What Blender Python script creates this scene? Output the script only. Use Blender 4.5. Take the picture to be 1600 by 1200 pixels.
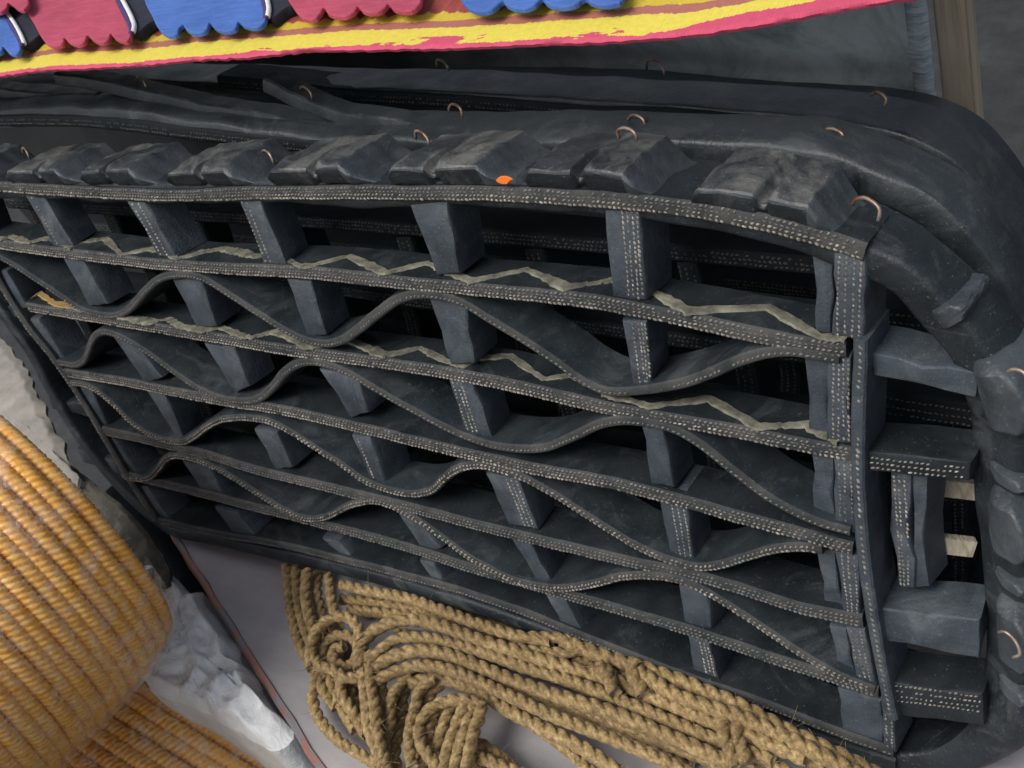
import bpy, bmesh, math, random
import numpy as np
from mathutils import Vector, Matrix, noise
random.seed(7); np.random.seed(7)
for o in list(bpy.data.objects): bpy.data.objects.remove(o)
C = bpy.context.scene.collection
SC = bpy.context.scene

# ------------------------------------------------------------------ camera
S = 0.5                                   # metres per model unit
LEAN = math.radians(15)                   # the mats lean back by this much
FPX = 1842.0                              # focal length of the photograph in its own pixels
def _d(px, py):
    v = np.array([px-800., py-600., FPX]); return v/np.linalg.norm(v)
U = -_d(-1874, 151)                       # along the mat (camera axes: x right, y down, z forward)
V = _d(1541, 3749); V = V-U*(U@V); V /= np.linalg.norm(V)     # down the mat
W = -np.cross(U, V)                       # out of the mat, towards the viewer
O = np.array([1345-800., 395-600., FPX])/FPX
VB = 0.665                                # bottom of the mats
ZB = S*VB*math.cos(LEAN)                  # height of the mats' datum above the board (board top: z = 0)
def cam_vec(q):
    u, v, w = q@U, q@V, q@W; y = -v; s, c = math.sin(LEAN), math.cos(LEAN)
    return S*np.array([u, y*s-w*c, y*c+w*s])
CAM = cam_vec(-O)+np.array([0, 0, ZB])
ex, ey, ez = [cam_vec(np.eye(3)[i])/S for i in range(3)]
cam = bpy.data.cameras.new("camera"); co = bpy.data.objects.new("camera", cam); C.objects.link(co)
M = Matrix.Identity(4)
for i in range(3):
    M[i][0] = ex[i]; M[i][1] = -ey[i]; M[i][2] = -ez[i]; M[i][3] = CAM[i]
co.matrix_world = M
cam.sensor_fit = 'HORIZONTAL'; cam.sensor_width = 36; cam.lens = 36*FPX/1600
cam.clip_start = 0.01; cam.clip_end = 100
cam.dof.use_dof = True; cam.dof.focus_distance = 0.60; cam.dof.aperture_fstop = 32
SC.camera = co

# ------------------------------------------------------------------ light
SUN_EL, SUN_AZ = math.radians(58), math.radians(200)      # azimuth clockwise from +Y
w_ = bpy.data.worlds.new("World"); SC.world = w_; w_.use_nodes = True
nt = w_.node_tree; bg = nt.nodes["Background"]
sky = nt.nodes.new("ShaderNodeTexSky"); sky.sky_type = 'NISHITA'; sky.sun_disc = False
sky.sun_elevation = SUN_EL; sky.sun_rotation = SUN_AZ; sky.dust_density = 4.0; sky.air_density = 1.2
hs = nt.nodes.new('ShaderNodeHueSaturation'); hs.inputs['Saturation'].default_value = .62   # overcast: greyer than a clear sky
nt.links.new(sky.outputs[0], hs.inputs['Color']); nt.links.new(hs.outputs[0], bg.inputs[0]); bg.inputs[1].default_value = 0.085
sl = bpy.data.lights.new("sun", 'SUN'); sl.energy = 1.5; sl.angle = math.radians(32); sl.color = (1.0, .98, .95)
so = bpy.data.objects.new("sun", sl); C.objects.link(so)
sd = Vector((math.sin(SUN_AZ)*math.cos(SUN_EL), math.cos(SUN_AZ)*math.cos(SUN_EL), math.sin(SUN_EL)))
so.rotation_euler = sd.to_track_quat('Z', 'Y').to_euler(); so.location = sd*3
SC.view_settings.view_transform = 'Standard'; SC.view_settings.look = 'None'
SC.view_settings.exposure = 0.62; SC.view_settings.gamma = 1.0
SC.render.engine = 'CYCLES'

# ------------------------------------------------------------------ pixel -> place
def ray(px, py): return np.array([(px-800.)/FPX, (py-600.)/FPX, 1.0])
def at_w(px, py, w=0.0):                  # on the plane w of the mats -> (u, v)
    r = ray(px, py); t = ((O+w*W)@W)/(r@W); q = r*t-O
    return np.array([q@U, q@V])
def at_v(px, py, v):                      # on a plane of constant v -> (u, w)
    r = ray(px, py); t = (v+O@V)/(r@V); q = r*t-O
    return np.array([q@U, q@W])
def at_z(px, py, z):                      # on a horizontal plane, metres
    d = cam_vec(ray(px, py)); return CAM+d*((z-CAM[2])/d[2])
def at_y(px, py, y):                      # on an upright plane, metres
    d = cam_vec(ray(px, py)); return CAM+d*((y-CAM[1])/d[1])
def at_d(px, py, dist):                   # at a distance along the view axis, model units
    return CAM+cam_vec(ray(px, py)*dist)

# ------------------------------------------------------------------ materials
def mat(name, build):
    m = bpy.data.materials.new(name); m.use_nodes = True
    n = m.node_tree; b = n.nodes["Principled BSDF"]; build(n, b); return m
def N(n, t, **kw):
    x = n.nodes.new(t)
    for k, v in kw.items():
        if k in x.inputs: x.inputs[k].default_value = v
        else: setattr(x, k, v)
    return x
def noise_n(n, scale, detail=4, rough=.6, vec=None, dist=0):
    x = N(n, "ShaderNodeTexNoise", Scale=scale, Detail=detail, Roughness=rough, Distortion=dist)
    if vec is not None: n.links.new(vec, x.inputs["Vector"])
    return x
def coords(n, scale=(1, 1, 1), rot=(0, 0, 0), kind="Object"):
    tc = n.nodes.new("ShaderNodeTexCoord"); mp = n.nodes.new("ShaderNodeMapping")
    mp.inputs["Scale"].default_value = scale; mp.inputs["Rotation"].default_value = rot
    n.links.new(tc.outputs[kind], mp.inputs[0]); return mp.outputs[0]
def ramp(n, src, stops):
    r = n.nodes.new("ShaderNodeValToRGB"); e = r.color_ramp.elements
    while len(e) < len(stops): e.new(0.5)
    for k, (p, c) in enumerate(stops):
        e[k].position = p; e[k].color = (*c, 1) if len(c) == 3 else c
    n.links.new(src, r.inputs[0]); return r
def bump(n, b, src, strength, dist=0.001):
    x = N(n, "ShaderNodeBump", Strength=strength, Distance=dist)
    n.links.new(src, x.inputs["Height"]); n.links.new(x.outputs[0], b.inputs["Normal"]); return x
def mixc(n, fac, a, b, mode='MIX'):
    x = n.nodes.new("ShaderNodeMix"); x.data_type = 'RGBA'; x.blend_type = mode
    for sock, val in ((x.inputs[0], fac), (x.inputs[6], a), (x.inputs[7], b)):
        if hasattr(val, "links"): n.links.new(val, sock)
        elif isinstance(val, (int, float)): sock.default_value = val
        else: sock.default_value = (*val, 1)
    return x.outputs[2]
def rubber(lo, hi, dust, dust_lo=.55, dust_hi=.75, rough=.55, bscale=900, bstr=.25, spec=.42):
    def f(n, b):
        v = coords(n)
        a = noise_n(n, 38, 6, .65, v); r = ramp(n, a.outputs[0], [(.30, lo), (.72, hi)])
        d = noise_n(n, 22, 8, .7, v, 1.2); dm = ramp(n, d.outputs[0], [(dust_lo, (0, 0, 0)), (dust_hi, (1, 1, 1))])
        v2 = coords(n, (300, 1800, 1800)); sc = noise_n(n, 1.0, 3, .6, v2)
        dm2 = N(n, "ShaderNodeMath", operation='MULTIPLY'); n.links.new(dm.outputs[0], dm2.inputs[0]); n.links.new(sc.outputs[0], dm2.inputs[1])
        sp_ = noise_n(n, 620, 2, .5, v); spm = ramp(n, sp_.outputs[0], [(.66, (0, 0, 0)), (.74, (.55, .55, .55))])
        vs_ = coords(n, (25, 420, 25), (.2, 0, .9)); sf = noise_n(n, 1, 5, .7, vs_); sfm = ramp(n, sf.outputs[0], [(.60, (0, 0, 0)), (.78, (.6, .6, .6))])
        c1 = mixc(n, dm2.outputs[0], r.outputs[0], dust); c1 = mixc(n, sfm.outputs[0], c1, tuple(.6*x for x in dust)); c1 = mixc(n, spm.outputs[0], c1, dust)
        n.links.new(c1, b.inputs["Base Color"])
        rr = ramp(n, a.outputs[0], [(.3, (rough-.1,)*3), (.75, (rough+.18,)*3)]); n.links.new(rr.outputs[0], b.inputs["Roughness"])
        b.inputs["Specular IOR Level"].default_value = spec
        vk = coords(n, (700, 60, 700), (0, 0, .6)); kn = noise_n(n, 1, 3, .6, vk)
        g = noise_n(n, bscale, 5, .7, v); g2 = noise_n(n, 130, 4, .6, v); g3 = N(n, "ShaderNodeMath", operation='MULTIPLY_ADD'); g3.inputs[1].default_value = .8
        n.links.new(kn.outputs[0], g3.inputs[0]); n.links.new(g2.outputs[0], g3.inputs[2]); g2 = g3
        ad = N(n, "ShaderNodeMath", operation='ADD'); n.links.new(g.outputs[0], ad.inputs[0]); n.links.new(g2.outputs[0], ad.inputs[1])
        bump(n, b, ad.outputs[0], bstr, .0012)
    return f
M_BAR = mat("cut_rubber", rubber((.006, .009, .011), (.017, .023, .027), (.11, .12, .12), .54, .80, .60, spec=.34))
M_WAVE = mat("wavy_rubber", rubber((.012, .017, .021), (.031, .040, .047), (.15, .16, .16), .52, .74, .52, spec=.40))
M_EDGE = mat("cut_edge_rubber", rubber((.020, .023, .025), (.055, .057, .057), (.13, .125, .115), .45, .7, .7, 1500, .5, .25))
M_SP = mat("spacer_rubber", rubber((.024, .032, .041), (.060, .076, .092), (.15, .165, .17), .50, .72, .52, 700, .45))
M_RIM = mat("tread_rubber", rubber((.007, .010, .013), (.020, .027, .033), (.14, .145, .14), .54, .76, .48, 500, .35, .36))  # clean tread rubber, darkened further for the shade on lug fronts
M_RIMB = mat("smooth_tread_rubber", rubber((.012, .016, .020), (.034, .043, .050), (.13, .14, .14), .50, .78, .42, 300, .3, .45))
M_FACET = mat("lit_lug_rubber", rubber((.024, .030, .036), (.058, .070, .080), (.16, .17, .17), .5, .75, .45, 300, .3, .45))  # paler copy that paints light onto lug ends and side lobes
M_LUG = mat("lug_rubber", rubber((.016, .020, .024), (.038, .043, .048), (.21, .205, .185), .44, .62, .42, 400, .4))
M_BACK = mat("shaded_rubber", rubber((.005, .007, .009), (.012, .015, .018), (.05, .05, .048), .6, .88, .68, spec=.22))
def _cord(n, b):
    v = coords(n); a = noise_n(n, 240, 3, .6, v); a2 = noise_n(n, 14, 3, .6, v)
    r = ramp(n, a.outputs[0], [(.30, (.085, .076, .058)), (.5, (.24, .215, .175)), (.72, (.47, .45, .40))])
    r2 = ramp(n, a2.outputs[0], [(.32, (.45, .45, .46)), (.6, (1, 1, 1))])
    n.links.new(mixc(n, 1.0, r.outputs[0], r2.outputs[0], 'MULTIPLY'), b.inputs["Base Color"])
    b.inputs["Roughness"].default_value = .7
M_CORD = mat("nylon_cord", _cord)
def _cordd(n, b):
    v = coords(n); a = noise_n(n, 260, 3, .6, v)
    r = ramp(n, a.outputs[0], [(.3, (.06, .058, .054)), (.7, (.19, .18, .165))])
    n.links.new(r.outputs[0], b.inputs["Base Color"]); b.inputs["Roughness"].default_value = .75
M_CORDD = mat("dull_cord", _cordd)
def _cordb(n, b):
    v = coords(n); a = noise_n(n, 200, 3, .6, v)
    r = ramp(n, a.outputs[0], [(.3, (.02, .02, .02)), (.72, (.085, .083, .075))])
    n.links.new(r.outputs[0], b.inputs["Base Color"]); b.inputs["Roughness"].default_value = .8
M_CORDB = mat("shaded_cord", _cordb)  # cord darkened to paint in the shade between the stacked mats
def _felt(n, b):
    v = coords(n); a = noise_n(n, 90, 6, .7, v)
    r = ramp(n, a.outputs[0], [(.30, (.035, .036, .03)), (.48, (.125, .122, .09)), (.72, (.28, .27, .20))])
    st = noise_n(n, 7, 2, .5, v); sm = ramp(n, st.outputs[0], [(.62, (0, 0, 0)), (.74, (1, 1, 1))])
    n.links.new(mixc(n, sm.outputs[0], r.outputs[0], (.36, .22, .06)), b.inputs["Base Color"])
    b.inputs["Roughness"].default_value = .9; bump(n, b, a.outputs[0], .4, .001)
M_FELT = mat("fabric_ply", _felt)
def _steel(n, b):
    v = coords(n); a = noise_n(n, 160, 3, .6, v)
    r = ramp(n, a.outputs[0], [(.35, (.16, .07, .035)), (.6, (.34, .28, .23))])
    n.links.new(r.outputs[0], b.inputs["Base Color"]); b.inputs["Metallic"].default_value = .6; b.inputs["Roughness"].default_value = .45
M_STEEL = mat("rusting_wire", _steel)
def _orangepaint(n, b):
    b.inputs["Base Color"].default_value = (.75, .17, .02, 1); b.inputs["Roughness"].default_value = .5
M_FLECK = mat("orange_paint", _orangepaint)
def _rope(n, b):
    v = coords(n); a = noise_n(n, 260, 6, .75, v); a2 = noise_n(n, 18, 4, .6, v)
    r = ramp(n, a.outputs[0], [(.30, (.085, .052, .017)), (.5, (.29, .192, .070)), (.74, (.62, .46, .22))])
    r2 = ramp(n, a2.outputs[0], [(.3, (.55, .50, .42)), (.62, (1, 1, 1))])
    n.links.new(mixc(n, 1.0, r.outputs[0], r2.outputs[0], 'MULTIPLY'), b.inputs["Base Color"])
    b.inputs["Roughness"].default_value = .62; b.inputs["Sheen Weight"].default_value = .15
    bump(n, b, a.outputs[0], .6, .0012)
M_ROPE = mat("manila_rope", _rope)
def _orope(n, b):
    v = coords(n); a = noise_n(n, 200, 5, .7, v); a2 = noise_n(n, 12, 3, .6, v)
    r = ramp(n, a.outputs[0], [(.26, (.72, .28, .025)), (.5, (.97, .47, .06)), (.72, (.98, .68, .24))])
    r2 = ramp(n, a2.outputs[0], [(.3, (.86, .83, .78)), (.6, (1, 1, 1))])
    n.links.new(mixc(n, 1.0, r.outputs[0], r2.outputs[0], 'MULTIPLY'), b.inputs["Base Color"])
    b.inputs["Roughness"].default_value = .35; bump(n, b, a.outputs[0], .3, .001)
M_OROPE = mat("orange_rope", _orope)
def _film(n, b):
    out = n.nodes["Material Output"]
    v = coords(n); a = noise_n(n, 48, 9, .80, v, 1.4); g = noise_n(n, 60, 5, .7, v, 2)
    bm_ = N(n, "ShaderNodeBump", Strength=.5, Distance=.004)
    n.links.new(g.outputs[0], bm_.inputs["Height"])
    tr = n.nodes.new("ShaderNodeBsdfTransparent")
    gl = N(n, "ShaderNodeBsdfGlossy", Roughness=.22); gl.inputs[0].default_value = (1, 1, 1, 1); n.links.new(bm_.outputs[0], gl.inputs["Normal"])
    df = n.nodes.new("ShaderNodeBsdfDiffuse"); df.inputs[0].default_value = (.90, .80, .70, 1); n.links.new(bm_.outputs[0], df.inputs["Normal"])
    fr = N(n, "ShaderNodeFresnel", IOR=1.45); n.links.new(bm_.outputs[0], fr.inputs["Normal"])
    m1 = n.nodes.new("ShaderNodeMixShader"); m2 = n.nodes.new("ShaderNodeMixShader")
    hz = ramp(n, a.outputs[0], [(.47, (.01,)*3), (.66, (.40,)*3)])  # milky haze, its white flecks painting in glints
    n.links.new(hz.outputs[0], m1.inputs[0]); n.links.new(tr.outputs[0], m1.inputs[1]); n.links.new(df.outputs[0], m1.inputs[2])
    geo_ = n.nodes.new("ShaderNodeNewGeometry"); fb_ = N(n, "ShaderNodeMath", operation="MULTIPLY_ADD"); fb_.inputs[1].default_value = -1; fb_.inputs[2].default_value = 1
    n.links.new(geo_.outputs["Backfacing"], fb_.inputs[0]); fm_ = N(n, "ShaderNodeMath", operation="MULTIPLY"); n.links.new(fb_.outputs[0], fm_.inputs[0]); n.links.new(fr.outputs[0], fm_.inputs[1])
    n.links.new(fm_.outputs[0], m2.inputs[0]); n.links.new(m1.outputs[0], m2.inputs[1]); n.links.new(gl.outputs[0], m2.inputs[2])
    n.links.new(m2.outputs[0], out.inputs[0])
M_FILM = mat("clear_film", _film)
def _fold(n, b):
    b.inputs["Base Color"].default_value = (.80, .72, .64, 1); b.inputs["Roughness"].default_value = .25; b.inputs["Alpha"].default_value = .45
M_FOLD = mat("folded_film", _fold)
def _bag(n, b):
    v = coords(n); a = noise_n(n, 30, 5, .6, v)
    r = ramp(n, a.outputs[0], [(.3, (.62, .63, .62)), (.7, (.84, .85, .84))])
    n.links.new(r.outputs[0], b.inputs["Base Color"]); b.inputs["Roughness"].default_value = .38
    g = noise_n(n, 70, 5, .65, v, 2.5); bump(n, b, g.outputs[0], .5, .004)
M_BAG = mat("white_plastic", _bag)
def _sack(n, b):
    v = coords(n); a = noise_n(n, 40, 6, .65, v)
    r = ramp(n, a.outputs[0], [(.3, (.20, .185, .155)), (.7, (.34, .315, .275))])
    n.links.new(r.outputs[0], b.inputs["Base Color"]); b.inputs["Roughness"].default_value = .5
    bump(n, b, a.outputs[0], .4, .003)
M_SACK = mat("grey_plastic", _sack)
def _board(n, b):
    v = coords(n, (8, 30, 8)); a = noise_n(n, 1.6, 7, .65, v); v2 = coords(n); c = noise_n(n, 9, 5, .6, v2)
    r = ramp(n, a.outputs[0], [(.3, (.26, .25, .25)), (.7, (.35, .335, .335))])
    r2 = ramp(n, c.outputs[0], [(.35, (.84, .85, .88)), (.65, (1.03, 1, .99))])
    n.links.new(mixc(n, 1.0, r.outputs[0], r2.outputs[0], 'MULTIPLY'), b.inputs["Base Color"]); b.inputs["Roughness"].default_value = .55
    f = noise_n(n, 300, 5, .7, v2); bump(n, b, f.outputs[0], .15, .001)
M_BOARD = mat("grey_board", _board)
def _rust(n, b):
    v = coords(n); a = noise_n(n, 32, 5, .65, v, 1)
    r = ramp(n, a.outputs[0], [(.46, (.20, .19, .195)), (.52, (.28, .14, .11)), (.64, (.32, .16, .12)), (.70, (.16, .13, .13))])
    n.links.new(r.outputs[0], b.inputs["Base Color"]); b.inputs["Roughness"].default_value = .7; bump(n, b, a.outputs[0], .4, .001)
M_RUST = mat("rusty_edge", _rust)
def _ground(n, b):
    v = coords(n); a = noise_n(n, 14, 8, .75, v); c = noise_n(n, 140, 5, .7, v)
    r = ramp(n, a.outputs[0], [(.32, (.013, .014, .015)), (.55, (.028, .030, .030)), (.75, (.055, .056, .052))])
    n.links.new(r.outputs[0], b.inputs["Base Color"]); b.inputs["Roughness"].default_value = .85; bump(n, b, c.outputs[0], .5, .004)
M_GROUND = mat("dark_ground", _ground)
def _cloth(n, b):
    v = coords(n, (1, 1, 1)); a = noise_n(n, 20, 8, .7, v, .6)
    v2 = coords(n, (900, 900, 260)); t = noise_n(n, 1, 3, .6, v2); t2 = noise_n(n, 260, 4, .7, v)
    r = ramp(n, a.outputs[0], [(.33, (.24, .28, .285)), (.55, (.52, .58, .585)), (.8, (.68, .72, .725))])
    s = ramp(n, t2.outputs[0], [(.64, (0, 0, 0)), (.78, (1, 1, 1))])
    tcx = n.nodes.new("ShaderNodeTexCoord"); sx_ = n.nodes.new("ShaderNodeSeparateXYZ"); n.links.new(tcx.outputs["Object"], sx_.inputs[0])
    wr = N(n, "ShaderNodeMapRange"); wr.inputs["From Min"].default_value = -.42; wr.inputs["From Max"].default_value = -.10; n.links.new(sx_.outputs[0], wr.inputs[0])   # worn pale towards the hem; left part painted dark as if in shade
    worn = mixc(n, s.outputs[0], r.outputs[0], (.45, .48, .48))
    n.links.new(mixc(n, wr.outputs[0], (.022, .025, .026), worn), b.inputs["Base Color"]); b.inputs["Roughness"].default_value = .8; b.inputs["Specular IOR Level"].default_value = .2
    bump(n, b, t.outputs[0], .35, .001)
M_CLOTH = mat("black_sheet", _cloth)
def _hem(n, b):
    v = coords(n, (60, 60, 420)); a = noise_n(n, 1, 4, .6, v)
    r = ramp(n, a.outputs[0], [(.3, (.22, .27, .31)), (.6, (.52, .58, .62))])
    n.links.new(r.outputs[0], b.inputs["Base Color"]); b.inputs["Roughness"].default_value = .5; bump(n, b, a.outputs[0], .5, .002)
M_HEM = mat("worn_hem", _hem)
def _wood(n, b):
    v = coords(n, (260, 260, 7)); a = noise_n(n, 1, 6, .65, v, .4); v2 = coords(n, (40, 40, 3)); c = noise_n(n, 1, 4, .6, v2)
    r = ramp(n, a.outputs[0], [(.3, (.34, .28, .20)), (.55, (.56, .47, .34)), (.78, (.66, .57, .43))])
    r2 = ramp(n, c.outputs[0], [(.35, (.75, .74, .72)), (.65, (1.05, 1.02, 1))])
    n.links.new(mixc(n, 1.0, r.outputs[0], r2.outputs[0], 'MULTIPLY'), b.inputs["Base Color"]); b.inputs["Roughness"].default_value = .75
    bump(n, b, a.outputs[0], .4, .001)
M_WOOD = mat("weathered_wood", _wood)
def _cane(n, b):
    v = coords(n, (500, 500, 60)); a = noise_n(n, 1, 4, .6, v)
    r = ramp(n, a.outputs[0], [(.3, (.32, .275, .20)), (.7, (.56, .50, .39))])
    n.links.new(r.outputs[0], b.inputs["Base Color"]); b.inputs["Roughness"].default_value = .6; bump(n, b, a.outputs[0], .4, .001)
M_CANE = mat("pale_cane", _cane)
def foam(col, dark):
    def f(n, b):
        v = coords(n, (60, 500, 60)); a = noise_n(n, 1, 5, .65, v); v2 = coords(n); c = noise_n(n, 30, 4, .6, v2)
        r = ramp(n, a.outputs[0], [(.3, dark), (.7, col)])
        r2 = ramp(n, c.outputs[0], [(.35, (.86, .86, .86)), (.65, (1.04, 1.04, 1.04))])
        n.links.new(mixc(n, 1.0, r.outputs[0], r2.outputs[0], 'MULTIPLY'), b.inputs["Base Color"]); b.inputs["Roughness"].default_value = .85; b.inputs["Specular IOR Level"].default_value = .25
        w2 = noise_n(n, 500, 4, .7, v2); bump(n, b, w2.outputs[0], .5, .0010)
    return f
M_PINK = mat("pink_foam", foam((.46, .085, .135), (.36, .052, .09)))
M_BLUE = mat("blue_foam", foam((.085, .175, .47), (.05, .12, .37)))
M_NAVY = mat("navy_foam", foam((.030, .034, .050), (.018, .020, .030)))
M_WHITE = mat("white_trim", foam((.80, .80, .78), (.66, .66, .65)))
M_INDIGO = mat("indigo_trim", foam((.075, .055, .17), (.05, .035, .12)))

# ------------------------------------------------------------------ object helpers
def link_mesh(name, verts, faces, m, parent=None, smooth=40, kind=None):
    me = bpy.data.meshes.new(name)
    me.from_pydata([tuple(map(float, v)) for v in verts], [], faces); me.update()
    me.materials.append(m)
    if smooth:
        me.polygons.foreach_set("use_smooth", [True]*len(me.polygons))
        if smooth < 180: me.set_sharp_from_angle(angle=math.radians(smooth))
    o = bpy.data.objects.new(name, me); C.objects.link(o)
    if parent is not None: o.parent = parent
    if kind: o["kind"] = kind
    return o
def thing(name, label, cat, loc, rot=(0, 0, 0), group=None):
    o = bpy.data.objects.new(name, None); C.objects.link(o); o.location = loc; o.rotation_euler = rot
    o.empty_display_size = .05; o["label"] = label; o["category"] = cat
    if group: o["group"] = group
    return o
def tag(o, label, cat, group=None):
    o["label"] = label; o["category"] = cat
    if group: o["group"] = group
    return o
def fix_normals(o):
    bm = bmesh.new(); bm.from_mesh(o.data); bmesh.ops.recalc_face_normals(bm, faces=bm.faces); bm.to_mesh(o.data); bm.free(); return o
def resample(pts, step):
    P = np.array(pts, float)
    if len(P) > 2:
        Q = [2*P[0]-P[1]]+list(P)+[2*P[-1]-P[-2]]; out = []
        for i in range(1, len(Q)-2):
            p0, p1, p2, p3 = Q[i-1], Q[i], Q[i+1], Q[i+2]
            t0 = 0; t1 = t0+max(np.linalg.norm(p1-p0), 1e-6)**.5; t2 = t1+max(np.linalg.norm(p2-p1), 1e-6)**.5; t3 = t2+max(np.linalg.norm(p3-p2), 1e-6)**.5
            for t in np.linspace(t1, t2, 12, endpoint=False):
                a1 = (t1-t)/(t1-t0)*p0+(t-t0)/(t1-t0)*p1; a2 = (t2-t)/(t2-t1)*p1+(t-t1)/(t2-t1)*p2; a3 = (t3-t)/(t3-t2)*p2+(t-t2)/(t3-t2)*p3
                b1 = (t2-t)/(t2-t0)*a1+(t-t0)/(t2-t0)*a2; b2 = (t3-t)/(t3-t1)*a2+(t-t1)/(t3-t1)*a3
                out.append((t2-t)/(t2-t1)*b1+(t-t1)/(t2-t1)*b2)
        P = np.array(out+[P[-1]])
    L = np.concatenate([[0], np.cumsum(np.linalg.norm(np.diff(P, axis=0), axis=1))])
    n = max(2, int(round(L[-1]/step))+1); s = np.linspace(0, L[-1], n)
    return np.stack([np.interp(s, L, P[:, k]) for k in range(P.shape[1])], 1), s
def tang(P):
    t = np.gradient(P, axis=0); return t/np.maximum(np.linalg.norm(t, axis=1, keepdims=True), 1e-9)
def grid_faces(nr, nc, wrap=True, cap=True):
    f = []
    for i in range(nr-1):
        for j in range(nc if wrap else nc-1):
            k = (j+1) % nc; f.append((i*nc+j, i*nc+k, (i+1)*nc+k, (i+1)*nc+j))
    if cap: f.append(tuple(range(nc))); f.append(tuple((nr-1)*nc+j for j in reversed(range(nc))))
    return f

# ------------------------------------------------------------------ mats: a frame of their own
class Frame:                              # mat coordinates (u right, v down, w to the viewer) -> local metres of the mat's Empty
    def __init__(self, u0, v0, w0, label, group):
        self.u0, self.v0, self.w0 = u0, v0, w0
        s, c = math.sin(LEAN), math.cos(LEAN); y = -v0
        loc = (S*u0, S*(y*s-w0*c), S*(y*c+w0*s)+ZB)
        self.root = thing("rubber_doormat", label, "doormat", loc, (math.radians(90)-LEAN, 0, 0), group)
    def L(self, u, v, w): return ((u-self.u0)*S, (self.v0-v)*S, (w-self.w0)*S)
def wob(s, seed, amp, freq=9.0):
    return np.array([noise.noise(Vector((x*freq, seed*7.3, .37)))*amp for x in s])
def profile(T, D, r):
    h = T/2
    return [(-h, -D), (-h, -r*1.6), (-h*.96, -r*.7), (-h+r*.6, -r*.12), (-h+r*1.2, 0), (h-r*1.2, 0), (h-r*.6, -r*.12), (h*.96, -r*.7), (h, -r*1.6), (h, -D)]
SEED = [0]
def strip(fr, name, px, w0, T, D, m, parent=None, step=.007, amp=.0018, is_uv=False, edge=None):
    pts = px if is_uv else [at_w(x, y, w0) for x, y in px]
    P, s = resample(pts, step); t = tang(P); n = np.stack([-t[:, 1], t[:, 0]], 1)
    SEED[0] += 1; sd_ = SEED[0]
    dT = 1+wob(s, sd_, .12, 14); dn = wob(s, sd_+.3, amp, 7)+wob(s, sd_+.6, amp*.35, 45); dw = wob(s, sd_+.8, amp*.8, 10)
    pr = profile(T, D, min(.0045, T*.28)); vs = []
    for i in range(len(P)):
        for a, b in pr:
            q = P[i]+n[i]*(a*dT[i]+dn[i]); vs.append(fr.L(q[0], q[1], w0+b+dw[i]*(1 if b > -D*.9 else 0)))
    o = link_mesh(name, vs, grid_faces(len(P), len(pr)), m, parent or fr.root, 35)
    if edge:
        o.data.materials.append(edge)
        for pi, pl in enumerate(o.data.polygons):
            if len(pl.vertices) == 4 and pi < (len(P)-1)*len(pr) and 2 <= pi % len(pr) <= 6: pl.material_index = 1
    fix_normals(o)
    return o, (P, s, n, dn, dw, dT)
def dots(fr, parent, geo, rows, w0, T, spacing=.0056, ln=.0049, wd=.0033, m=None, drop=.03, hgt=.0019):
    P, s, n, dn, dw, dT = geo; vs = []; fs = []; sd3 = random.uniform(0, 50)
    for ri, row in enumerate(rows):
        x = spacing*(.5 if ri % 2 else .1)
        while x < s[-1]-.003:
            x += spacing*random.uniform(.90, 1.10)
            nz = noise.noise(Vector((x*22+sd3, row*9, sd3*3.1)))
            if random.random() < drop+max(0, (nz-.34))*2.4 or x > s[-1]-.003: continue
            i = min(int(x/s[-1]*(len(s)-1)), len(s)-2); f = (x-s[i])/(s[i+1]-s[i])
            p = P[i]*(1-f)+P[i+1]*f; nn = n[i]*(1-f)+n[i+1]*f; tt = np.array([nn[1], -nn[0]])
            a = row*T*(dT[i])+dn[i]+random.uniform(-.0004, .0004); lw = ln*random.uniform(.55, 1.15)*(1-.3*max(0, nz))/2; hw = wd*random.uniform(.65, 1.1)/2
            sk = random.uniform(.25, .5)*(1 if ri % 2 else -1)*.9
            k = len(vs); wz = w0+dw[i]-.0004
            for (ca, cb, cz) in ((-1, 0, 0), (-.5, -1, 0), (.5, -1, 0), (1, 0, 0), (.5, 1, 0), (-.5, 1, 0), (-.45, 0, 1), (.45, 0, 1)):
                q = p+tt*(ca*lw+cb*hw*sk)+nn*(a+cb*hw+ca*lw*sk*.4)
                vs.append(fr.L(q[0], q[1], wz+(hgt if cz else 0)))
            fs += [(k, k+6, k+1), (k+1, k+6, k+7, k+2), (k+2, k+7, k+3), (k+3, k+7, k+4), (k+4, k+7, k+6, k+5), (k+5, k+6, k)]
    if vs:
        o = link_mesh("cord_ends", vs, fs, m or M_CORD, parent, 180, "stuff"); fix_normals(o)
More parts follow.
